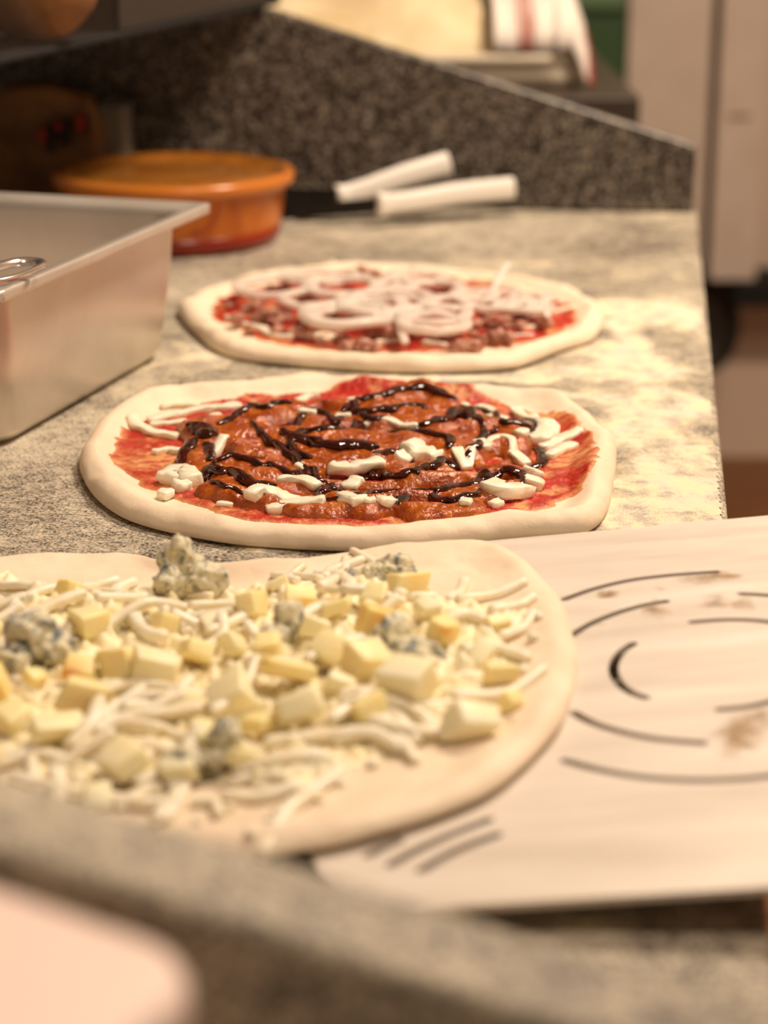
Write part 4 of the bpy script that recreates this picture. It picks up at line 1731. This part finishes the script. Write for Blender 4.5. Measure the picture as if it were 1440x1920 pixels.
PX3 = .90 / FPX
# a creamy layer of melted-in grated cheese under the heap
top_area = [(-40, 1060), (60, 1050), (150, 1060), (260, 1075), (330, 1060), (430, 1075), (520, 1075), (620, 1070), (700, 1060), (770, 1085), (800, 1110), (900, 1130), (990, 1160), (1010, 1220), (1000, 1300), (960, 1340), (900, 1400), (800, 1440),
            (700, 1450), (640, 1480), (560, 1510), (480, 1490), (380, 1470), (300, 1500), (220, 1480), (100, 1470), (20, 1420), (-60, 1400)]
ta = [(p.x, p.y) for p in catmull([P(x, y, .014) for x, y in top_area], 3, True)]


def inside(x, y):
    return float(poly_sd(np.array([x]), np.array([y]), ta)[0])


def heap(x, y):
    s_ = inside(x, y)
    return float(.009 * sstep(0, .05, np.float64(s_)))


def creamy(X, Y):
    sd = poly_sd(X, Y, ta) + .010 * fbm(X, Y, 40, 4, 71) - .010
    lump_ = np.abs(fbm(X, Y * 1.3, 75, 3, 73))
    h = .0075 * np.sqrt(sstep(0, .02, sd)) * (.35 + 1.1 * lump_) - .0003
    return D3.h(X, Y) + h, np.where(sd > 0, 1, -1), sd


cu_o = field('grated_cheese', min(p[0] for p in ta), max(p[0] for p in ta), min(p[1] for p in ta), max(p[1] for p in ta), .0013, creamy, MAT['grated'], pz3)
cu_o['kind'] = 'stuff'

# grated mozzarella
SH = [[(0, 1065), (45, 1075), (85, 1078)], [(40, 1100), (90, 1085), (150, 1070)], [(180, 1290), (260, 1275), (380, 1300)], [(170, 1345), (270, 1335), (380, 1325)], [(55, 1370), (62, 1420), (80, 1440)], [(100, 1420), (140, 1390), (165, 1360)],
      [(220, 1470), (260, 1450), (300, 1440)], [(700, 1350), (740, 1385), (780, 1430)], [(500, 1400), (600, 1390), (690, 1385)], [(420, 1465), (480, 1475), (560, 1465)], [(490, 1570), (540, 1510), (595, 1475)], [(560, 1480), (600, 1465), (640, 1440)],
      [(620, 1370), (670, 1345), (690, 1330)], [(920, 1170), (970, 1160), (1000, 1150)], [(860, 1140), (920, 1130), (985, 1118)], [(940, 1215), (980, 1200), (1000, 1180)], [(290, 1500), (320, 1470), (345, 1440)], [(360, 1470), (400, 1475), (410, 1500)],
      [(820, 1210), (870, 1185), (930, 1200)], [(870, 1250), (930, 1240), (990, 1260)], [(200, 1105), (260, 1090), (300, 1085)], [(250, 1150), (270, 1180), (310, 1190)], [(0, 1380), (30, 1385), (45, 1375)], [(100, 1480), (110, 1440), (100, 1410)],
      [(600, 1120), (640, 1090), (660, 1120)], [(560, 1180), (600, 1160), (650, 1170)], [(0, 1220), (30, 1250), (80, 1260)], [(640, 1330), (700, 1330), (780, 1400)], [(180, 1360), (220, 1350), (300, 1360)], [(440, 1430), (520, 1425), (600, 1420)]]
for i, pts in enumerate(SH):
    rr = random.uniform(9, 13) * PX3
    w3 = []
    for k, (x, y) in enumerate(pts):
        p = P(x, y, .017)
        z = max(dz3(p.x, p.y) + rr * .7 + heap(p.x, p.y) * .9, .0)
        w3.append(Vector((p.x, p.y, z)))
    strip('mozzarella_shred', w3, rr, MAT['mozz'], pz3, seed=i + 400, power=2.4, wh=(1.1, .9))
xs = [p[0] for p in ta]
ys = [p[1] for p in ta]
cnt = 0
while cnt < 68:
    x, y = random.uniform(-.24, max(xs)), random.uniform(min(ys), max(ys))
    if inside(x, y) < .004:
        continue
    cnt += 1
    a = random.uniform(0, PI)
    ln = random.uniform(.010, .024)
    rr = random.uniform(.0019, .0029)
    bend = random.uniform(-.006, .006)
    w3 = []
    for t in (-1, 0, 1):
        X = x + math.cos(a) * ln * t - math.sin(a) * bend * (1 - abs(t))
        Y = y + math.sin(a) * ln * t + math.cos(a) * bend * (1 - abs(t))
        w3.append(Vector((X, Y, dz3(X, Y) + rr * .7 + heap(X, Y) * random.uniform(.4, 1.5))))
    strip('mozzarella_shred', w3, rr, MAT['mozz'], pz3, seed=cnt + 500, power=2.4, wh=(1.1, .9), nseg=10)

CU = [(165, 1150, 44, 40), (62, 1145, 36, 20), (128, 1078, 26, 60), (105, 1338, 40, 30), (290, 1240, 46, 10), (228, 1222, 38, 55), (370, 1205, 44, 35), (470, 1130, 36, 80), (400, 1148, 32, 20), (595, 1185, 34, 10), (632, 1150, 38, 5),
      (765, 1110, 38, 40), (703, 1128, 34, 60), (432, 1300, 44, 4), (562, 1342, 50, 5), (545, 1268, 48, 25), (620, 1235, 44, 60), (690, 1262, 46, 30), (765, 1312, 56, 70), (880, 1365, 44, 2), (832, 1208, 34, 45), (700, 1185, 38, 12),
      (150, 1290, 42, 20), (228, 1395, 46, 40), (335, 1405, 38, 15), (18, 1310, 42, 50), (10, 1200, 36, 10), (500, 1220, 36, 0), (455, 1400, 34, 30), (440, 1200, 32, 70), (150, 1230, 30, 0), (310, 1150, 32, 30), (560, 1120, 30, 20),
      (250, 1120, 30, 65), (800, 1160, 30, 12), (930, 1180, 22, 20), (690, 1340, 32, 40), (380, 1360, 32, 10), (520, 1080, 26, 20), (180, 1440, 30, 10), (60, 1240, 30, 44), (940, 1270, 26, 10), (960, 1320, 22, 30), (900, 1240, 26, 60),
      (640, 1290, 34, 5), (480, 1350, 32, 60), (-25, 1150, 36, 30), (-30, 1260, 40, 10), (-40, 1370, 38, 40), (350, 1290, 30, 25)]
for i, (x, y, s_, rt_) in enumerate(CU):
    hs_ = s_ * PX3 * .90
    p = P(x, y, .022)
    bm = bmesh.new()
    bmesh.ops.create_cube(bm, size=2)
    r_ = random.Random(i * 7 + 1)
    ax_, ay_, az_ = r_.uniform(.75, 1.25), r_.uniform(.7, 1.1), r_.uniform(.55, 1.1)
    for v in bm.verts:
        v.co = Vector((v.co.x * ax_, v.co.y * ay_, v.co.z * az_))
    for v in bm.verts:
        v.co = Vector((v.co.x * (1 + r_.uniform(-.30, .24)), v.co.y * (.9 + r_.uniform(-.34, .22)), v.co.z * (.74 + r_.uniform(-.26, .22))))
    bmesh.ops.bevel(bm, geom=bm.edges[:], offset=.2, segments=3, affect='EDGES', profile=.5)
    bmesh.ops.triangulate(bm, faces=[f for f in bm.faces if len(f.verts) > 4])
    for v in bm.verts:
        v.co *= hs_
    rot = Matrix.Rotation(math.radians(rt_ + r_.uniform(-10, 10)), 4, 'Z') @ Matrix.Rotation(r_.uniform(-.6, .6), 4, 'X') @ Matrix.Rotation(r_.uniform(-.6, .6), 4, 'Y')
    z = dz3(p.x, p.y) + hs_ * .75 + heap(p.x, p.y) * .65
    bm.transform(Matrix.Translation((p.x, p.y, z)) @ rot)
    o = from_bm('cheese_cube', bm, MAT['cube'] if i % 5 < 3 else MAT['cube_pale'])
    autosmooth(o, 50)
    keep(o, pz3)
BC = [(338, 1062, 44, (1.0, 1, 1.3), .020), (336, 1030, 22, (.8, .8, 1.3), .040), (388, 1088, 38, (1.2, 1, .9), .018), (320, 1095, 34, (1, 1, .9), .016), (742, 1062, 34, (1.2, 1, .8), .020), (700, 1075, 28, (1, 1, .8), .018), (660, 1085, 24, (1, 1, .8), .016),
      (735, 1195, 40, (.9, 1, 1.1), .024), (775, 1232, 44, (1.2, 1, .85), .022), (700, 1215, 30, (1, 1, .9), .022), (62, 1190, 46, (1.1, 1, 1), .022), (100, 1215, 36, (1.2, 1, .8), .018), (422, 1382, 30, (.9, 1, 1.1), .022), (405, 1420, 26, (.9, 1, .8), .016),
      (540, 1165, 32, (.9, 1, 1.2), .024), (515, 1195, 26, (1, 1, 1), .020), (345, 1425, 30, (1, 1, .8), .016), (30, 1235, 30, (1, 1, .8), .016)]
for i, (x, y, r, sc, zc) in enumerate(BC):
    p = P(x, y, zc)
    rr = r * PX3
    lump('blue_cheese_crumble', Vector((p.x, p.y, max(zc, dz3(p.x, p.y) + rr * .5))), rr, MAT['blue'], pz3, seed=i + 31, sc=sc, amp=.38, freq=1.5, sub=4)
for i, (x, y, r) in enumerate([(470, 1567, 10), (505, 1540, 8), (1000, 1235, 12), (960, 1380, 6), (700, 1440, 12), (640, 1470, 10), (430, 1500, 10), (600, 1500, 8), (370, 1520, 8), (520, 1515, 9), (980, 1290, 14), (1010, 1200, 10)]):
    p = P(x, y, .014)
    lump('cheese_crumb', Vector((p.x, p.y, dz3(p.x, p.y) + r * PX3 * .5)), r * PX3, MAT['mozz'], pz3, seed=i + 61, sub=2)

# ================================================================== flour on the counter
FL = [(1205, 590, 110, 26, .9), (1190, 640, 40, 50, .9), (1150, 665, 70, 25, .8), (1100, 700, 150, 16, .85), (1225, 755, 110, 32, 1.0), (1235, 850, 65, 75, 1.0), (1235, 930, 100, 50, .95), (1335, 860, 22, 70, .35), (1300, 760, 50, 30, .6),
      (880, 706, 240, 9, .8), (520, 672, 160, 11, .85), (380, 655, 90, 11, .8), (330, 690, 90, 18, .45), (520, 1026, 70, 9, .9), (700, 716, 200, 8, .7), (1250, 403, 60, 7, .5), (1150, 1735, 110, 26, .62), (1330, 1000, 80, 30, .5), (1300, 600, 50, 60, .45),
      (1180, 520, 90, 16, .3), (950, 500, 200, 10, .3), (1000, 490, 200, 8, .25), (1300, 480, 22, 60, .25), (640, 1660, 60, 14, .5), (1430, 1780, 60, 20, .5), (1060, 740, 60, 10, .7), (1140, 820, 40, 30, .55), (1170, 960, 60, 20, .8), (250, 720, 60, 14, .4), (1290, 900, 60, 60, .7)]
fw = []
for (x, y, rx, ry, a_) in FL:
    p = P(x, y)
    fw.append((p.x, p.y, rx * p.y / FPX * 1.15, abs(P(x, y - ry).y - P(x, y + ry).y) / 2 * 1.15, a_))


def flour_fn(X, Y):
    wx = X + .016 * fbm(X, Y, 14, 4, 5) + .004 * fbm(X, Y, 70, 2, 15)
    wy = Y + .020 * fbm(X, Y, 14, 4, 6) + .006 * fbm(X, Y, 70, 2, 16)
    d = np.zeros_like(X)
    for (cx_, cy_, rx, ry, a_) in fw:
        d = d + a_ * np.exp(-(((wx - cx_) / rx) ** 2 + ((wy - cy_) / ry) ** 2) ** 1.4)
    d = np.clip(d, 0, .84)
    d = d * (1 + .35 * fbm(X, Y * .8, 32, 4, 25))
    # stay on the slab
    edge = (X - (B1.x - rd.x * (B1.y - Y) / rd.y))
    ok = (edge < -.003) & (Y < B1.y - .004) & (Y > .5)
    z = .0004 + .0008 * np.clip(d - .4, 0, 1) * (1 + .6 * fbm(X, Y, 160, 3, 28))
    return z, np.where((d > .10) & ok, 1, -1), d


fl = field('flour_dusting', -.25, .33, .50, 2.06, .0016, flour_fn, MAT['flour'], None, 'cover')
tag(fl, 'scattered pale yellow flour dusting the granite around the pizzas', 'flour', kind='stuff')

# ================================================================== pale box in the near corner
A_ = P(-40, 1655, .135)
ctrn = Vector((P(405, 1815, .13).x, P(405, 1815, .13).y, 0))
d1_ = Vector((P(0, 1668, .135).x - P(380, 1798, .135).x, P(0, 1668, .135).y - P(380, 1798, .135).y, 0)).normalized()   # along its far edge to the left
d2_ = Vector((-d1_.y, d1_.x, 0))
if d2_.y > 0:
    d2_ = -d2_
c0 = P(425, 1800, .135)
mt2 = Matrix(((d1_.x, d2_.x, 0, c0.x), (d1_.y, d2_.y, 0, c0.y), (0, 0, 1, 0), (0, 0, 0, 1)))
BW, BL, BH = .09, .20, .135


def br_(off, z, r):
    return [tuple(mt2 @ Vector(p)) for p in rrect(off, BW - off, off, BL - off, r, z, 10)]


bxr = empty('plastic_box', (c0 + d1_ * BW / 2 + d2_ * BL / 2)[:2] + (0,))
tag(bxr, 'blurred pale pink box with rounded corner in the bottom left foreground', 'box')
o = loft('box_body', [br_(.012, .0008, .012), br_(.010, .004, .014), br_(.004, BH - .016, .018), br_(.004, BH - .0145, .018)], MAT['palebox'], cap0=True, cap1=True)
keep(o, bxr)
o = loft('box_lid', [br_(.002, BH - .014, .020), br_(0, BH - .012, .020), br_(0, BH - .004, .020), br_(.0015, BH - .001, .019), br_(.004, BH, .018)], MAT['palebox'], cap0=True, cap1=True)
keep(o, bxr)
print('BOX', c0, d1_, d2_)
